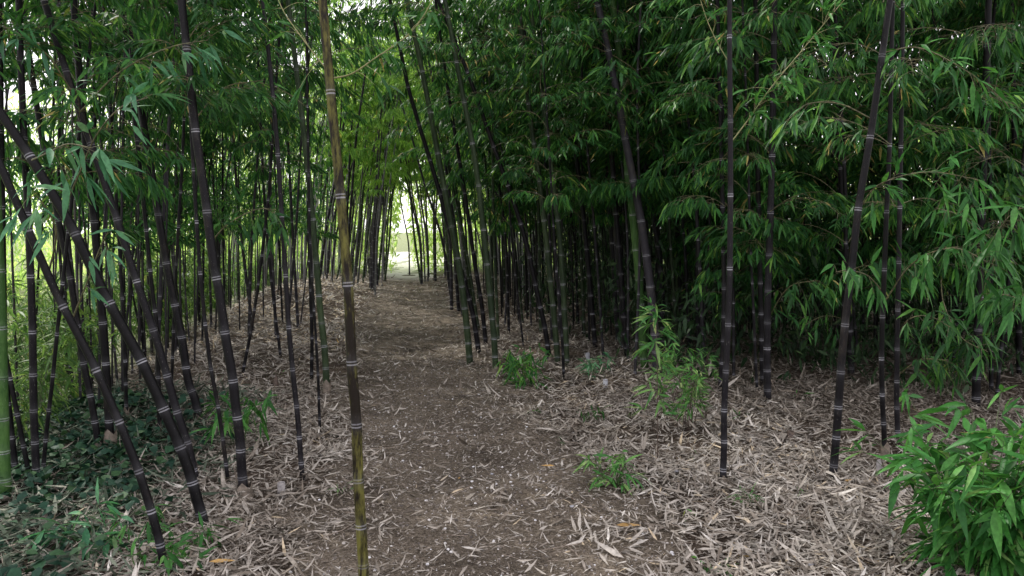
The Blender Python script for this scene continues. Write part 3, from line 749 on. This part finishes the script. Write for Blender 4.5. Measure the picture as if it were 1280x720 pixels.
near_branch('R8', [(1224, 380, 6.2), (1240, 330, 5.2), (1255, 280, 4.4), (1275, 260, 4.0)], 24, .145, M_LEAF_FRESH, 17, hang=.7)
near_branch('R8', [(1224, 400, 6.2), (1235, 370, 5.2), (1262, 370, 4.4), (1285, 380, 4.1)], 22, .14, M_LEAF_FRESH, 18, hang=.9)
near_branch('R7', [(1122, 420, 5.5), (1135, 400, 5.2), (1160, 395, 5.0), (1190, 410, 4.9)], 10, .13, M_LEAF, 19, hang=1)
near_branch('R13', [(1176, 350, 6.5), (1180, 380, 5.8), (1200, 420, 5.2), (1235, 440, 4.9)], 16, .13, M_LEAF, 21, hang=1)
near_branch('R14', [(1271, 330, 6.5), (1240, 300, 5.6), (1200, 270, 5.0), (1170, 260, 4.6)], 20, .13, M_LEAF_FRESH, 22, hang=.9)
near_branch('R10', [(1060, 400, 7.6), (1030, 395, 7.0), (1000, 410, 6.6)], 14, .12, M_LEAF, 23, hang=.9)
near_branch('R7', [(1121, 470, 5.5), (1150, 450, 5.3), (1185, 450, 5.2)], 12, .12, M_LEAF, 24, hang=.8)
near_branch('R5', [(959, 400, 6.6), (985, 360, 6.2), (1020, 350, 6.0)], 16, .12, M_LEAF, 25, hang=.9)
near_branch('R4', [(1092, 150, 4.85), (1050, 130, 4.8), (1010, 130, 4.7), (985, 150, 4.7)], 12, .11, M_LEAF, 20)

# ------------------------------------------------------------------ the rest of the grove
def variant(kind, seed):
    """shared meshes of one background culm (curved, with foliage)"""
    r = np.random.default_rng(seed)
    h = r.uniform(6.2, 8.6)
    bend = r.uniform(.15, 1.3) if kind != 'far' else r.uniform(.3, 1.5)
    ctrl = [(0, 0, -.05)] + [(bend * (k / 5) ** 2.2 + r.normal(0, .03), r.normal(0, .04), h * k / 5 - .25 * bend * (k / 5) ** 3) for k in range(1, 6)]
    line = catmull(ctrl, 8)
    r0 = {'right': r.uniform(.014, .026), 'low': r.uniform(.012, .022), 'left': r.uniform(.010, .021), 'far': r.uniform(.024, .038)}[kind]
    z0 = {'right': r.uniform(1.35, 1.9), 'low': r.uniform(.6, 1.1), 'left': r.uniform(1.2, 2.3), 'far': r.uniform(2.4, 3.6)}[kind]
    keep = {'right': .8, 'low': .85, 'left': .45, 'far': .62}[kind]
    V, Q, A, nodes, npos, L = culm_geometry(line, r0, seed, sides=8, cap_len=.38, first=.13)
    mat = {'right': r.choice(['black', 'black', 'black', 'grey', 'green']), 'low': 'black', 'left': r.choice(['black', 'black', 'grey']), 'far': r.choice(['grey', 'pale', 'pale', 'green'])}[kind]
    cm = mesh_from('culm', V, [Q], [CM[mat]], A)
    lm = foliage(nodes, npos, L, z0, seed + 5, keep=keep, leafmat=M_LEAF_SUNLIT if kind == 'far' else M_LEAF, leafscale=1.6 if kind == 'far' else 1.25, size=(.5, 1.1), twigs=False, per=3 if kind in ('right', 'low') else 2)
    return cm, lm

VARS = {k: [variant(k, 500 + 37 * i + 9 * j) for j in range(6)] for i, k in enumerate(('right', 'left', 'far', 'low'))}

def plant(kind, x, y, toward, tilt, label, group, r, sc=1.):
    cm, lm = VARS[kind][r.integers(len(VARS[kind]))]
    o = empty('bamboo', (x, y, float(terrain(x, y))), label, 'bamboo', group)
    o.scale = (sc, sc, sc)
    # the meshes bend towards local +x: turn that towards `toward` and tip it over
    o.rotation_euler = (r.normal(0, .02), tilt, toward)
    link('culm', cm, o); link('crown', lm, o)
    return o

taken = [tuple(v[1][:2]) for v in H.values()]
def free(x, y, d):
    return all((x - a) ** 2 + (y - b) ** 2 > d * d for a, b in taken)

def fill(n, kind, ufn, yr, toward, tilt, label, group, seed, d=.22, sc=(.85, 1.1), ok=lambda x, y: True):
    r = np.random.default_rng(seed); c = 0; tries = 0
    while c < n and tries < n * 60:
        tries += 1
        y = r.uniform(*yr); u = r.uniform(*ufn); x = float(path_x(y)) + u
        if not free(x, y, d) or not ok(x, y): continue
        taken.append((x, y)); c += 1
        plant(kind, x, y, toward + r.normal(0, .6), r.normal(*tilt), label, group, r, r.uniform(*sc))

seen = lambda x, y: abs(x) < .72 * y + .6
# right thicket
px_of = lambda x, y: 640 + F * x / y
fill(42, 'right', (.95, 6.0), (7.6, 13), PI, (.02, .05), 'thin dim culm packed in the dark thicket right of the path', 'dim culms of the dark thicket', 1, ok=lambda x, y: px_of(x, y) < 900 and not (x - path_x(y) < 2.0 and y < 10.2))
fill(38, 'low', (2.6, 8.0), (6.6, 10.5), PI, (.02, .06), 'dim leafy culm at the back of the right side, leafy almost to the floor', 'leafy dim culms at the back right', 6, ok=lambda x, y: 860 < px_of(x, y) < 1400)
fill(22, 'right', (.95, 6.5), (13, 19), PI, (.03, .05), 'slender culm far back in the right half, behind the dark thicket front', 'culms far back on the right', 2, ok=seen)
# left strip
fill(40, 'left', (-3.8, -1.6), (6.6, 12), 0, (-.02, .06), 'slender culm in the thin leafy strip along the bright left meadow', 'culms of the thin left strip', 3, d=.25, ok=lambda x, y: seen(x, y) and not (x - path_x(y) > -2.4 and y < 10))
# tunnel
fill(12, 'far', (-1.7, -.72), (21, 29), 0, (.05, .03), 'distant haze grey culm in the close row left of the bright path end', 'distant culms left of the path end', 14, d=.12)
fill(12, 'far', (.08, .8), (22, 29), PI, (.04, .03), 'distant haze grey culm in the row right of the bright path end', 'distant culms right of the path end', 15, d=.12)
fill(48, 'far', (-3.4, -.75), (18.5, 31), 0, (.08, .05), 'distant haze grey culm in the close row left of the bright path end', 'distant culms left of the path end', 4, d=.2)
fill(34, 'far', (.8, 3.6), (14.5, 30), PI, (.08, .05), 'distant haze grey culm in the row right of the bright path end', 'distant culms right of the path end', 5, d=.2)

# the depth of the thicket: leaves nobody could count
def leaf_mass(name, n, seed, sample, lr, mat, label, cat):
    r = np.random.default_rng(seed); P = sample(r, n); m = len(P)
    D = r.normal(0, 1, (m, 3)); D[:, 2] -= .9; l = r.uniform(*lr, m)
    o = link(name, leaves_mesh(name, P, D, r.normal(0, .6, (m, 3)) + [0, 0, 1], l, l * r.uniform(.08, .14, m), np.clip(r.beta(2, 2.4, m), 0, 1), [mat], droop=.3))
    return tag(o, label, cat, kind='stuff')
def thicket(r, n):
    y = r.uniform(9, 34, n); u = r.uniform(4.8, 10.5, n) - smooth(13, 20, y) * 1.0; x = path_x(y) + u
    z = terrain(x, y) + .25 + 7.2 * r.random(n) ** .9
    c = np.sin(x * 2.1 + z) + np.sin(y * 1.7 - z * 1.3) + np.sin(z * 2.3 + x)
    k = (c > -.9 + 1.0 * r.random(n)) & ((u > 6) | (z > 1.3))
    return np.stack([x, y, z], 1)[k]
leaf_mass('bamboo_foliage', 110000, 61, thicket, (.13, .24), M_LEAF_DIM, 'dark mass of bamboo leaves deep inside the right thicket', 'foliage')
def woods(r, n):
    x = r.uniform(-46, 30, n); y = r.uniform(4, 62, n)
    left = (x < -13.0 - .1 * y) & (x > -27)
    right = (x > 14) & (x < 20) & (y < 45)
    end = (y > 29.5) & (y < 44) & (x < 14)
    k = left | right | end; x, y = x[k], y[k]; L_ = left[k] & ~end[k]
    h = np.where(L_, 2.6, 8.5) + 1.2 * np.sin(x * .5 + y * .3) + .8 * np.sin(y * .9 - x * .2) + .5 * np.sin(x * 2.2)
    z = r.random(len(x)) ** .85 * np.maximum(h, .5)
    u = x - (-.142 * y + .3); gap = (np.abs(u + .05) < .42 - .09 * z) & (y > 28)
    return np.stack([x, y, terrain(x, y) + z], 1)[~gap]
leaf_mass('woodland', 230000, 62, woods, (.22, .45), M_TREE, 'sunlit pale green woodland beyond the grove', 'woodland')
def under(r, n):
    x = r.uniform(.2, 12, n); y = r.uniform(7.0, 22, n); u = x - path_x(y); q = 640 + F * x / y
    front = 6.8 + np.interp(q, [640, 700, 760, 880], [7, 4.2, 1.8, 0])
    k = (y > front + .8 * r.random(n)) & (u > 2.0); x, y = x[k], y[k]
    h = (1.0 + .5 * np.sin(x * 2.7 + y) + .4 * np.sin(y * 3.1 - x)) + .09 * (y - 7)
    z = np.maximum(h, .15) * r.random(len(x)) ** 1.1
    c = np.sin(x * 4.1 + z * 2) + np.sin(y * 3.7 - z) ; k = c > -.5
    return np.stack([x, y, terrain(x, y) + z], 1)[k]
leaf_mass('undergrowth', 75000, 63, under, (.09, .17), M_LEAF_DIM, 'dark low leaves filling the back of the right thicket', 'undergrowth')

def end_wood(r, n):
    x = r.uniform(-13, 6, n); y = r.uniform(29.5, 36, n); u = x - (-.142 * y + .3)
    h = 9 + 1.2 * np.sin(x * 1.7) + .8 * np.sin(x * 3.1 + y); z = h * r.random(n) ** .9
    k = ~(np.abs(u + .05) < .38 - .09 * z) & (np.sin(x * 3 + z * 1.5) + np.sin(z * 2.4 - y) > -1.1)
    return np.stack([x, y, terrain(x, y) + z], 1)[k]
leaf_mass('bright_foliage', 42000, 64, end_wood, (.18, .34), M_TREE, 'glowing yellow green foliage closing the end of the path', 'foliage')

def arch(r, n):
    y = r.uniform(15, 29, n); u = r.uniform(-4.5, 4.5, n); x = path_x(y) + u
    z = 3.4 + 5.5 * r.random(n) + 1.2 * (1 - (u / 4.5) ** 2)
    k = (y < 24 + 4 * r.random(n)) & (np.sin(x * 2.3 + z) + np.sin(y * 1.3 - z * 1.1) + np.sin(z * 2.9 + x) > -.4) & ~((np.abs(u) < .8) & (z < 5.2))
    return np.stack([x, y, z], 1)[k]
leaf_mass('arching_foliage', 60000, 65, arch, (.10, .19), M_LEAF_SUNLIT, 'mid green leaves arching over the distant part of the path', 'foliage')
def left_top(r, n):
    y = r.uniform(7.5, 17, n); u = r.uniform(-4.6, -1.6, n); x = path_x(y) + u; z = 1.5 + 5.6 * r.random(n)
    k = np.sin(x * 3.3 + z) + np.sin(y * 1.9 - z * 1.7) + np.sin(z * 3.3 + x) > -.2
    return np.stack([x, y, z], 1)[k]
leaf_mass('upper_foliage', 62000, 66, left_top, (.08, .15), M_LEAF, 'fine leaves high over the left strip with the sky showing between', 'foliage')

# thin stems nobody could count, packed between the ones told apart
def stems(name, n, seed, box, ok, rr, mat, label):
    r = np.random.default_rng(seed); wd = Wood(); c = 0
    while c < n:
        y = r.uniform(*box[1]); u = r.uniform(*box[0]); x = float(path_x(y)) + u
        if not ok(x, y, u): continue
        c += 1; h = r.uniform(5, 7); t = np.linspace(0, 1, 6); lx = -np.sign(u) * abs(r.normal(.5, .5)); ly = r.normal(0, .35)
        pts = np.stack([x + lx * t ** 1.7, y + ly * t ** 1.4, float(terrain(x, y)) - .05 + h * t], 1)
        wd.add(pts, r.uniform(*rr) * (1 - .6 * t), 6)
    tag(link(name, wd.mesh(name, [mat])), label, 'bamboo thicket', kind='stuff')
stems('dark_thicket', 330, 71, ((1.6, 9), (9, 19)), lambda x, y, u: u > 2.2 or y > 12, (.009, .017), M_BLACK, 'countless thin black stems deep in the right thicket')
stems('left_thicket', 95, 72, ((-4.3, -2.3), (6, 19)), lambda x, y, u: True, (.007, .014), M_GREY, 'countless thin dark stems of the left strip against the meadow')
stems('distant_thicket', 150, 73, ((-5.5, 5.5), (17, 31)), lambda x, y, u: abs(u) > 2.0, (.014, .024), M_HAZE, 'countless thin haze grey stems behind the far rows of culms')

# ------------------------------------------------------------------ young shrubs and sprouts
def shrub(name, base, label, cat, stems, height, spread, leaf, mat, seed, lpn=3, aspect=.085, group=None, bare=.0, hang=.35, wood=M_SOFTGREEN, rad=.003, nn=7):
    r = np.random.default_rng(seed)
    t = empty(name, base, label, cat, group)
    A = dict(P=[], D=[], N=[], L=[])
    for i in range(stems):
        a = r.uniform(0, 2 * PI); sp_ = spread * r.uniform(.25, 1.) if stems > 1 else spread * .15
        h = height * r.uniform(.6, 1.) if stems > 1 else height
        tt = np.linspace(0, 1, 9)[:, None]; d = np.array([math.cos(a), math.sin(a), 0])
        line = d * sp_ * tt ** 1.6 + np.array([0, 0, h]) * (tt - .12 * tt ** 3) + d * .02 * i ** .5
        line[:, 2] -= .02
        wd = Wood(); wd.add(line, rad * (1 - .7 * tt[:, 0]), 5, True)
        for k in range(nn):
            s = bare + (1 - bare) * (k + r.uniform(.3, 1)) / nn; q = np.array([np.interp(s, tt[:, 0], line[:, c]) for c in range(3)])
            az = r.uniform(0, 2 * PI); bd = np.array([math.cos(az), math.sin(az), r.uniform(.1, .9)]); bl = r.uniform(.25, 1) * leaf * 1.3 * (1.3 - s)
            tw = q + unit(bd) * bl * np.linspace(0, 1, 3)[:, None]; wd.add(tw, .0012, 3)
            for c in range(lpn):
                A['P'].append(tw[-1] if c < lpn - 1 else tw[1]); A['D'].append(unit(bd * np.array([1, 1, .4]) + r.normal(0, .55, 3)) + np.array([0, 0, -hang * r.uniform(-.3, 1.5)]))
                A['N'].append(np.array([0, 0, 1]) + r.normal(0, .4, 3)); A['L'].append(leaf * r.uniform(.6, 1.25))
        link('stem', wd.mesh('stem', [wood]), t)
    L = np.array(A['L']); m = len(L)
    link('leaves', leaves_mesh('leaves', np.array(A['P']), np.array(A['D']), np.array(A['N']), L, L * r.uniform(aspect * .8, aspect * 1.1, m), np.clip(r.beta(2, 2, m), 0, 1), [mat], fine=True, droop=r.uniform(.15, .55, m)), t)
    return t

shrub('bamboo_shrub', (2.02, 3.38, float(terrain(2.02, 3.38))), 'bright green broad leaved bush filling the lower right corner', 'shrub', 44, .84, .42, .15, M_LEAF_FRESH, 201, lpn=4, aspect=.11, nn=7, hang=.5)
b = ground_at(822, 578)
shrub('young_bamboo', b, 'pale green young bamboo on one thin black stem in front of the crossing pair', 'young bamboo', 1, 1.2, .25, .125, M_LEAF_VAR, 202, lpn=5, bare=.25, nn=30, wood=M_SHOOT, rad=.0035)
b = ground_at(858, 540)
shrub('young_bamboo', b, 'rounder leafy young bamboo just behind the one on the black stem', 'young bamboo', 10, .78, .30, .09, M_LEAF_VAR, 203, lpn=4, bare=.25, nn=11, wood=M_SHOOT, rad=.003)
b = ground_at(765, 608)
shrub('bamboo_sprout', b, 'low tufted sprout with green and cream leaves at the path edge', 'sprout', 9, .26, .16, .115, M_LEAF_VAR, 204, lpn=3, nn=4)
b = ground_at(742, 528)
shrub('bamboo_sprout', b, 'small few leaved green sprout on the litter left of the pale young bamboo', 'sprout', 3, .16, .07, .11, M_LEAF_FRESH, 205, lpn=3, nn=3)
b = ground_at(655, 482)
shrub('bamboo_shrub', b, 'dark green drooping shrub at the right path edge before the leaning culms', 'shrub', 9, .46, .34, .13, M_LEAF, 206, lpn=4, nn=7, hang=.9)
b = ground_at(112, 690)
shrub('bamboo_sprout', b, 'broad dark green drooping sprout among ivy in the lower left', 'sprout', 5, .24, .20, .14, M_LEAF_COOL, 207, aspect=.1, nn=4, hang=.7)
b = ground_at(176, 680)
shrub('bamboo_sprout', b, 'light green sprout beside the foot of the corner culm', 'sprout', 4, .28, .12, .12, M_LEAF_FRESH, 208, nn=4, hang=.8)
b = ground_at(245, 704)
shrub('bamboo_sprout', b, 'low spreading green sprout right of the corner culm foot', 'sprout', 8, .17, .26, .10, M_LEAF_FRESH, 209, nn=4)
b = ground_at(296, 560)
shrub('bamboo_shrub', b, 'leafy green spray around the straight ringed culm at left', 'shrub', 7, .52, .32, .14, M_LEAF_FRESH, 210, nn=5, bare=.3, hang=.8)
b = ground_at(940, 634)
shrub('bamboo_sprout', b, 'tiny grassy sprout on the litter by the alone slim culm', 'sprout', 4, .12, .09, .075, M_LEAF_FRESH, 211, nn=3, aspect=.05)
b = ground_at(893, 716)
shrub('bamboo_sprout', b, 'tiny small leaved weed at the bottom picture edge', 'weed', 6, .07, .08, .022, M_LEAF_FRESH, 212, nn=6, aspect=.28)
b = ground_at(745, 470)
shrub('bamboo_sprout', b, 'dark thin leaved sprout near the white marker tubes', 'sprout', 6, .3, .2, .11, M_LEAF_COOL, 213, nn=5)
b = ground_at(1190, 500)
shrub('bamboo_shrub', b, 'dark leafy shrub at the foot of the thick black culm on the right', 'shrub', 10, .95, .5, .14, M_LEAF, 214, nn=8, bare=.25, hang=.9)

rg = np.random.default_rng(77)
for i, (px, py) in enumerate([(880, 575), (985, 620), (700, 560), (1010, 500), (1075, 560), (665, 520), (330, 560), (420, 620), (860, 650), (930, 520), (350, 470), (790, 520)]):
    shrub('bamboo_seedling', ground_at(px + rg.integers(-12, 12), py), 'tiny green bamboo seedling poking out of the dry leaves', 'seedling', 1 + i % 2, rg.uniform(.05, .13), .08, rg.uniform(.05, .085), (M_LEAF_FRESH, M_LEAF_VAR, M_LEAF)[i % 3], 800 + i, lpn=2, nn=3, group='tiny seedlings scattered in the litter', rad=.0015)

# shrubs of the sunny outer edge, told apart by nothing
rs = np.random.default_rng(8)
def shrub_mesh(seed):
    t = shrub('bamboo_shrub', (0, 0, 0), 'x', 'shrub', 9, 1.5, .65, .14, M_LEAF_EDGE, seed, lpn=4, nn=12, bare=.1, hang=.5)
    return t
protos = [shrub_mesh(300 + i) for i in range(3)]
first = [True] * 3
def copy_tree(o, loc, rz, sc):
    c = o.copy(); C.objects.link(c); c.location = loc; c.rotation_euler = (0, 0, rz); c.scale = (sc,) * 3
    for ch in [k for k in C.objects if k.parent == o]:
        d = ch.copy(); C.objects.link(d); d.parent = c
        for g2 in [k for k in C.objects if k.parent == ch]:
            e = g2.copy(); C.objects.link(e); e.parent = d
    return c
spots = [(rs.uniform(-4.3, -3.0) - .06 * max(0, y - 9), y) for y in np.linspace(5.2, 21, 44)] + [(rs.uniform(9.5, 12), y) for y in np.linspace(8, 20, 7)]
for i, (u, y) in enumerate(spots):
    x = float(path_x(y)) + u; k = i % 3
    loc = (x, y, float(terrain(x, y))); rz = rs.uniform(0, 6.28); sc = rs.uniform(.65, 1.35)
    if first[k]:
        o = protos[k]; first[k] = False; o.location = loc; o.rotation_euler = (0, 0, rz); o.scale = (sc,) * 3
    else: o = copy_tree(protos[k], loc, rz, sc)
    if u < 0: tag(o, 'sunlit leafy bush along the outer edge of the left strip', 'shrub', 'sunlit bushes along the left edge')
    else: tag(o, 'sunlit bush glimpsed through the gaps of the dark right thicket', 'shrub', 'sunlit bushes beyond the right thicket')

# ------------------------------------------------------------------ trees beyond the grove
def tree_meshes(seed):
    r = np.random.default_rng(seed); h = r.uniform(6.5, 9)
    wd = Wood(); tt = np.linspace(0, 1, 7)
    trunk = np.stack([.3 * np.sin(tt * 2 + seed), .2 * np.sin(tt * 3), h * .75 * tt - .1], 1); wd.add(trunk, .17 * (1 - .8 * tt) + .01, 7, True)
    cl = []
    for i in range(34):
        s = r.uniform(.12, 1); q = np.array([np.interp(s, tt, trunk[:, c]) for c in range(3)])
        a = r.uniform(0, 6.28); ln_ = h * .32 * (1.15 - .6 * s) * r.uniform(.5, 1.15)
        e = q + np.array([math.cos(a) * ln_, math.sin(a) * ln_, ln_ * r.uniform(.1, .8)])
        wd.add(np.array([q, (q + e) / 2 + [0, 0, .1], e]), [.05 * (1.1 - s), .03 * (1.1 - s), .008], 4)
        cl += [(e, r.uniform(.45, .9)), ((q + e * 2) / 3, r.uniform(.4, .7))]
    P = []
    for c, rr in cl:
        n = int(170 * rr); P.append(c + unit(r.normal(0, 1, (n, 3))) * (rr * r.random(n)[:, None] ** .45) * np.array([1, 1, .75]))
    P = np.vstack(P); n = len(P); D = r.normal(0, 1, (n, 3)); D[:, 2] -= .3; l = r.uniform(.10, .22, n)
    return wd.mesh('trunk', [M_BARK]), leaves_mesh('crown', P, D, r.normal(0, 1, (n, 3)) + [0, 0, 1], l, l * .25, r.random(n), [M_TREE])
TR = [tree_meshes(700 + i) for i in range(4)]
tr_spots = [(-19, 19), (-23, 26), (-26, 33), (-19, 41), (-13, 46), (-9.5, 52), (-12, 57), (-2, 50), (1.5, 55), (5, 47), (9, 40), (14, 33), (18, 26), (19, 19), (21, 13), (25, 30), (13, 45), (-24, 15)]
for i, (x, y) in enumerate(tr_spots):
    k = i % 4; side = 'left' if x < -11 else ('right' if x > 7 else 'end')
    lab = {'left': 'sunlit leafy tree on the meadow behind the left strip of bamboo', 'right': 'sunlit leafy tree behind the dark right thicket', 'end': 'pale sunlit tree beyond the bright end of the path'}[side]
    t = empty('broadleaf_tree', (x, y, float(terrain(x, y))), lab, 'tree', 'sunlit trees, ' + side)
    t.rotation_euler = (0, 0, i * 1.3); s = .75 + .3 * ((i * 7) % 5) / 5; t.scale = (s, s, s * .9)
    link('trunk', TR[k][0], t); link('crown', TR[k][1], t)

# ------------------------------------------------------------------ small things on the floor
def lathe(name, prof, mat, loc, sides=14, rot=(0, 0, 0), top=True):
    V = []; a = np.arange(sides) * 2 * PI / sides
    for rr, z in prof: V += [(rr * math.cos(t), rr * math.sin(t), z) for t in a]
    n = len(prof); i = np.arange(n - 1)[:, None] * sides; j = np.arange(sides)[None]; j2 = (j + 1) % sides
    Q = np.stack([i + j, i + j2, i + sides + j2, i + sides + j], -1).reshape(-1, 4)
    o = link(name, mesh_from(name, np.array(V), [Q], [mat]), None, [float(c) for c in loc]); o.rotation_euler = rot
    return o
def cone_shoot(px, py, h, w, label):
    b = ground_at(px, py)
    prof = [(w, -.02), (w * 1.02, h * .12), (w * .93, h * .13), (w * .95, h * .3), (w * .82, h * .31), (w * .80, h * .5), (w * .62, h * .51), (w * .55, h * .7), (w * .4, h * .71), (w * .25, h * .88), (w * .12, h * .89), (.0005, h)]
    tag(lathe('bamboo_shoot', prof, M_SHOOT, b, rot=(.03, .04, 0)), label, 'bamboo shoot')
cone_shoot(345, 487, .17, .028, 'small dark pointed shoot rising from the pale litter bank')
cone_shoot(560, 365, .2, .03, 'tiny dark pointed shoot by the far right edge of the path')
def stump(px, py, h, w, mat, label, tilt=0.):
    b = ground_at(px, py)
    prof = [(w * 1.1, -.03), (w, h * .3), (w * 1.06, h * .32), (w, h * .35), (w * .97, h), (w * .78, h), (w * .76, h * .55), (.001, h * .5)]
    tag(lathe('bamboo_stump', prof, mat, b, rot=(tilt, tilt, 0)), label, 'stump')
stump(352, 622, .085, .022, M_STUMP, 'short pale grey cut stump on the litter left of the slim alone culm')
stump(986, 552, .075, .026, M_SHOOT, 'short dark cut stump in the litter clearing', .12)
stump(1099, 596, .10, .02, M_STUMP, 'pale cut stump at the foot of the slim pale footed culm')
stump(760, 612, .05, .016, M_SHOOT, 'tiny dark stub inside the tufted sprout')
def tube_marker(px, py, h, w, label):
    b = ground_at(px, py)
    prof = [(w, -.02), (w, h), (w * .85, h), (w * .85, .01), (.001, .01)]
    tag(lathe('marker_tube', prof, M_PLASTIC, b, rot=(.06, -.05, 0)), label, 'marker tube')
tube_marker(735, 452, .10, .024, 'white plastic tube standing beside the two green culms')
tube_marker(757, 484, .075, .024, 'white plastic tube standing lower, behind the small few leaved sprout')

def stick(pts, rad, label, name='twig', mat=M_STICK, seed=0):
    ps = []
    for k, (px, py, h) in enumerate(pts):
        g_ = ground_at(px, py); ps.append(g_ + np.array([0, 0, .02 + h]))
    o0 = ps[0].copy(); P = catmull([p - o0 for p in ps], 5); t = np.linspace(0, 1, len(P))
    wd = Wood(); wd.add(P, rad * (1 - .6 * t), 6, True)
    o = link(name, wd.mesh(name, [mat]), None, [float(v) for v in o0])
    tag(o, label, 'twig')
stick([(528, 546, 0), (534, 532, .01), (540, 522, .0)], .004, 'short pale twig lying along the middle of the path')
stick([(975, 590, 0), (1010, 588, .02), (1042, 603, .0)], .006, 'brown twig lying to the foot of the right leaning culm')
stick([(700, 620, 0), (722, 634, .01), (738, 646, 0)], .003, 'thin pale twig on the gravelly right side of the path')
stick([(980, 512, 0), (962, 490, .12), (956, 470, .3), (958, 455, .45)], .003, 'thin grey dead vine stem curving up beside the dark upright culm')
stick([(340, 592, .0), (350, 600, .01), (385, 608, .0)], .005, 'dark stick by the foot of the slim alone culm', mat=M_SHOOT)
stick([(545, 460, .0), (555, 470, .01), (570, 478, .0)], .004, 'small twig before the leaning trio on the path')

def sheath(px, py, l, w, rz, label):
    b = ground_at(px, py); n = 9; t = np.linspace(0, 1, n); V = []
    for i in range(n):
        ww = w * (math.sin(PI * min(.97, t[i] * .75 + .2)) ** .6)
        for k in range(5):
            a = (k / 4 - .5) * 1.9; V.append((t[i] * l, math.sin(a) * ww, (1 - math.cos(a)) * -ww * .9 + ww * .8 + .02 + .05 * l * math.sin(3 * t[i])))
    ii, jj = np.meshgrid(np.arange(n - 1), np.arange(4), indexing='ij'); b0 = (ii * 5 + jj).ravel()
    o = link('culm_sheath', mesh_from('culm_sheath', np.array(V), [np.stack([b0, b0 + 1, b0 + 6, b0 + 5], 1)], [M_SHEATH]), None, [float(v) for v in b]); o.rotation_euler = (0, 0, rz)
    tag(o, label, 'fallen sheath')
sheath(722, 492, .34, .045, 1.2, 'large brown fallen sheath leaning by the foot of the green pair')
sheath(742, 462, .30, .04, 2.6, 'brown fallen sheath behind the white tubes')
sheath(745, 585, .16, .014, 2.9, 'narrow tan sheath lying left of the tufted sprout')
sheath(800, 672, .17, .012, .3, 'narrow orange tan sheath on the litter near the bottom')

def yleaf(px, py, l, rz, label):
    b = ground_at(px, py) + np.array([0, 0, .045])
    o = link('fallen_leaf', leaves_mesh('fallen_leaf', np.zeros((1, 3)), np.array([[math.cos(rz), math.sin(rz), .05]]), np.array([[.1, -.3, 1]]), l, l * .12, np.array([.5]), [M_YELLOW], fine=True, droop=.1), None, [float(v) for v in b])
    tag(o, label, 'leaf')
yleaf(770, 668, .13, .1, 'orange yellow fallen leaf on the litter below the tufted sprout')
yleaf(262, 716, .11, .2, 'orange fallen leaf at the bottom edge right of the corner culm')
yleaf(1055, 612, .08, .5, 'small yellow leaf by the foot of the right leaning culm')
yleaf(573, 608, .05, 1.4, 'little yellow leaf lying on the bare soil of the path')
yleaf(693, 592, .09, 2.9, 'dull orange leaf between the path and the tufted sprout')

def stone(px, py, s, label, seed):
    r = np.random.default_rng(seed); v, f = rock_template(); b = ground_at(px, py)
    v = v * r.uniform(.75, 1.2, (12, 1)) * np.array([1, .8, .55]) * s
    me = mesh_from('stone', v, [f], [M_STONE], smooth_=True)
    o = link('stone', me, None, [float(b[0]), float(b[1]), float(b[2] + s * .3 + .02)])
    md = o.modifiers.new('sub', 'SUBSURF'); md.levels = md.render_levels = 2
    tag(o, label, 'stone')
stone(845, 594, .026, 'pale blue grey stone right of the tufted sprout', 1)
stone(1013, 714, .022, 'small pale stone at the bottom edge', 2)
stone(880, 504, .03, 'pale stone behind the straight slim culm foot', 3)
stone(615, 598, .014, 'whitish pebble on the bare middle of the path', 4)
stone(715, 640, .018, 'grey pebble on the gravelly right side of the path', 5)

# ------------------------------------------------------------------ light
AZ = math.radians(-42); EL = math.radians(46)      # sun ahead and to the left
sd = np.array([math.sin(AZ) * math.cos(EL), math.cos(AZ) * math.cos(EL), math.sin(EL)])
sun = bpy.data.lights.new('sun', 'SUN'); sun.energy = 5.0; sun.angle = math.radians(.6); sun.color = (1, .95, .86)
so = bpy.data.objects.new('sun', sun); C.objects.link(so)
so.rotation_euler = Vector(sd).to_track_quat('Z', 'Y').to_euler()
w = bpy.data.worlds.new('World'); bpy.context.scene.world = w; w.use_nodes = True
ns, ln = w.node_tree.nodes, w.node_tree.links; ns.clear()
sky = ns.new('ShaderNodeTexSky'); sky.sky_type = 'NISHITA'; sky.sun_disc = False; sky.sun_elevation = EL; sky.sun_rotation = AZ
mx = node(ns, 'ShaderNodeMix', data_type='RGBA'); mx.inputs[0].default_value = .82; mx.inputs[7].default_value = (24, 23, 24.2, 1)
bg = ns.new('ShaderNodeBackground'); bg.inputs[1].default_value = .1; ow = ns.new('ShaderNodeOutputWorld')
ln.new(sky.outputs[0], mx.inputs[6]); ln.new(mx.outputs[2], bg.inputs[0]); ln.new(bg.outputs[0], ow.inputs[0])

sc = bpy.context.scene
sc.view_settings.view_transform = 'Standard'; sc.view_settings.look = 'None'; sc.view_settings.exposure = 0
sc.cycles.max_bounces = 5; sc.cycles.diffuse_bounces = 2; sc.cycles.transmission_bounces = 4
sc.cycles.sample_clamp_indirect = 4
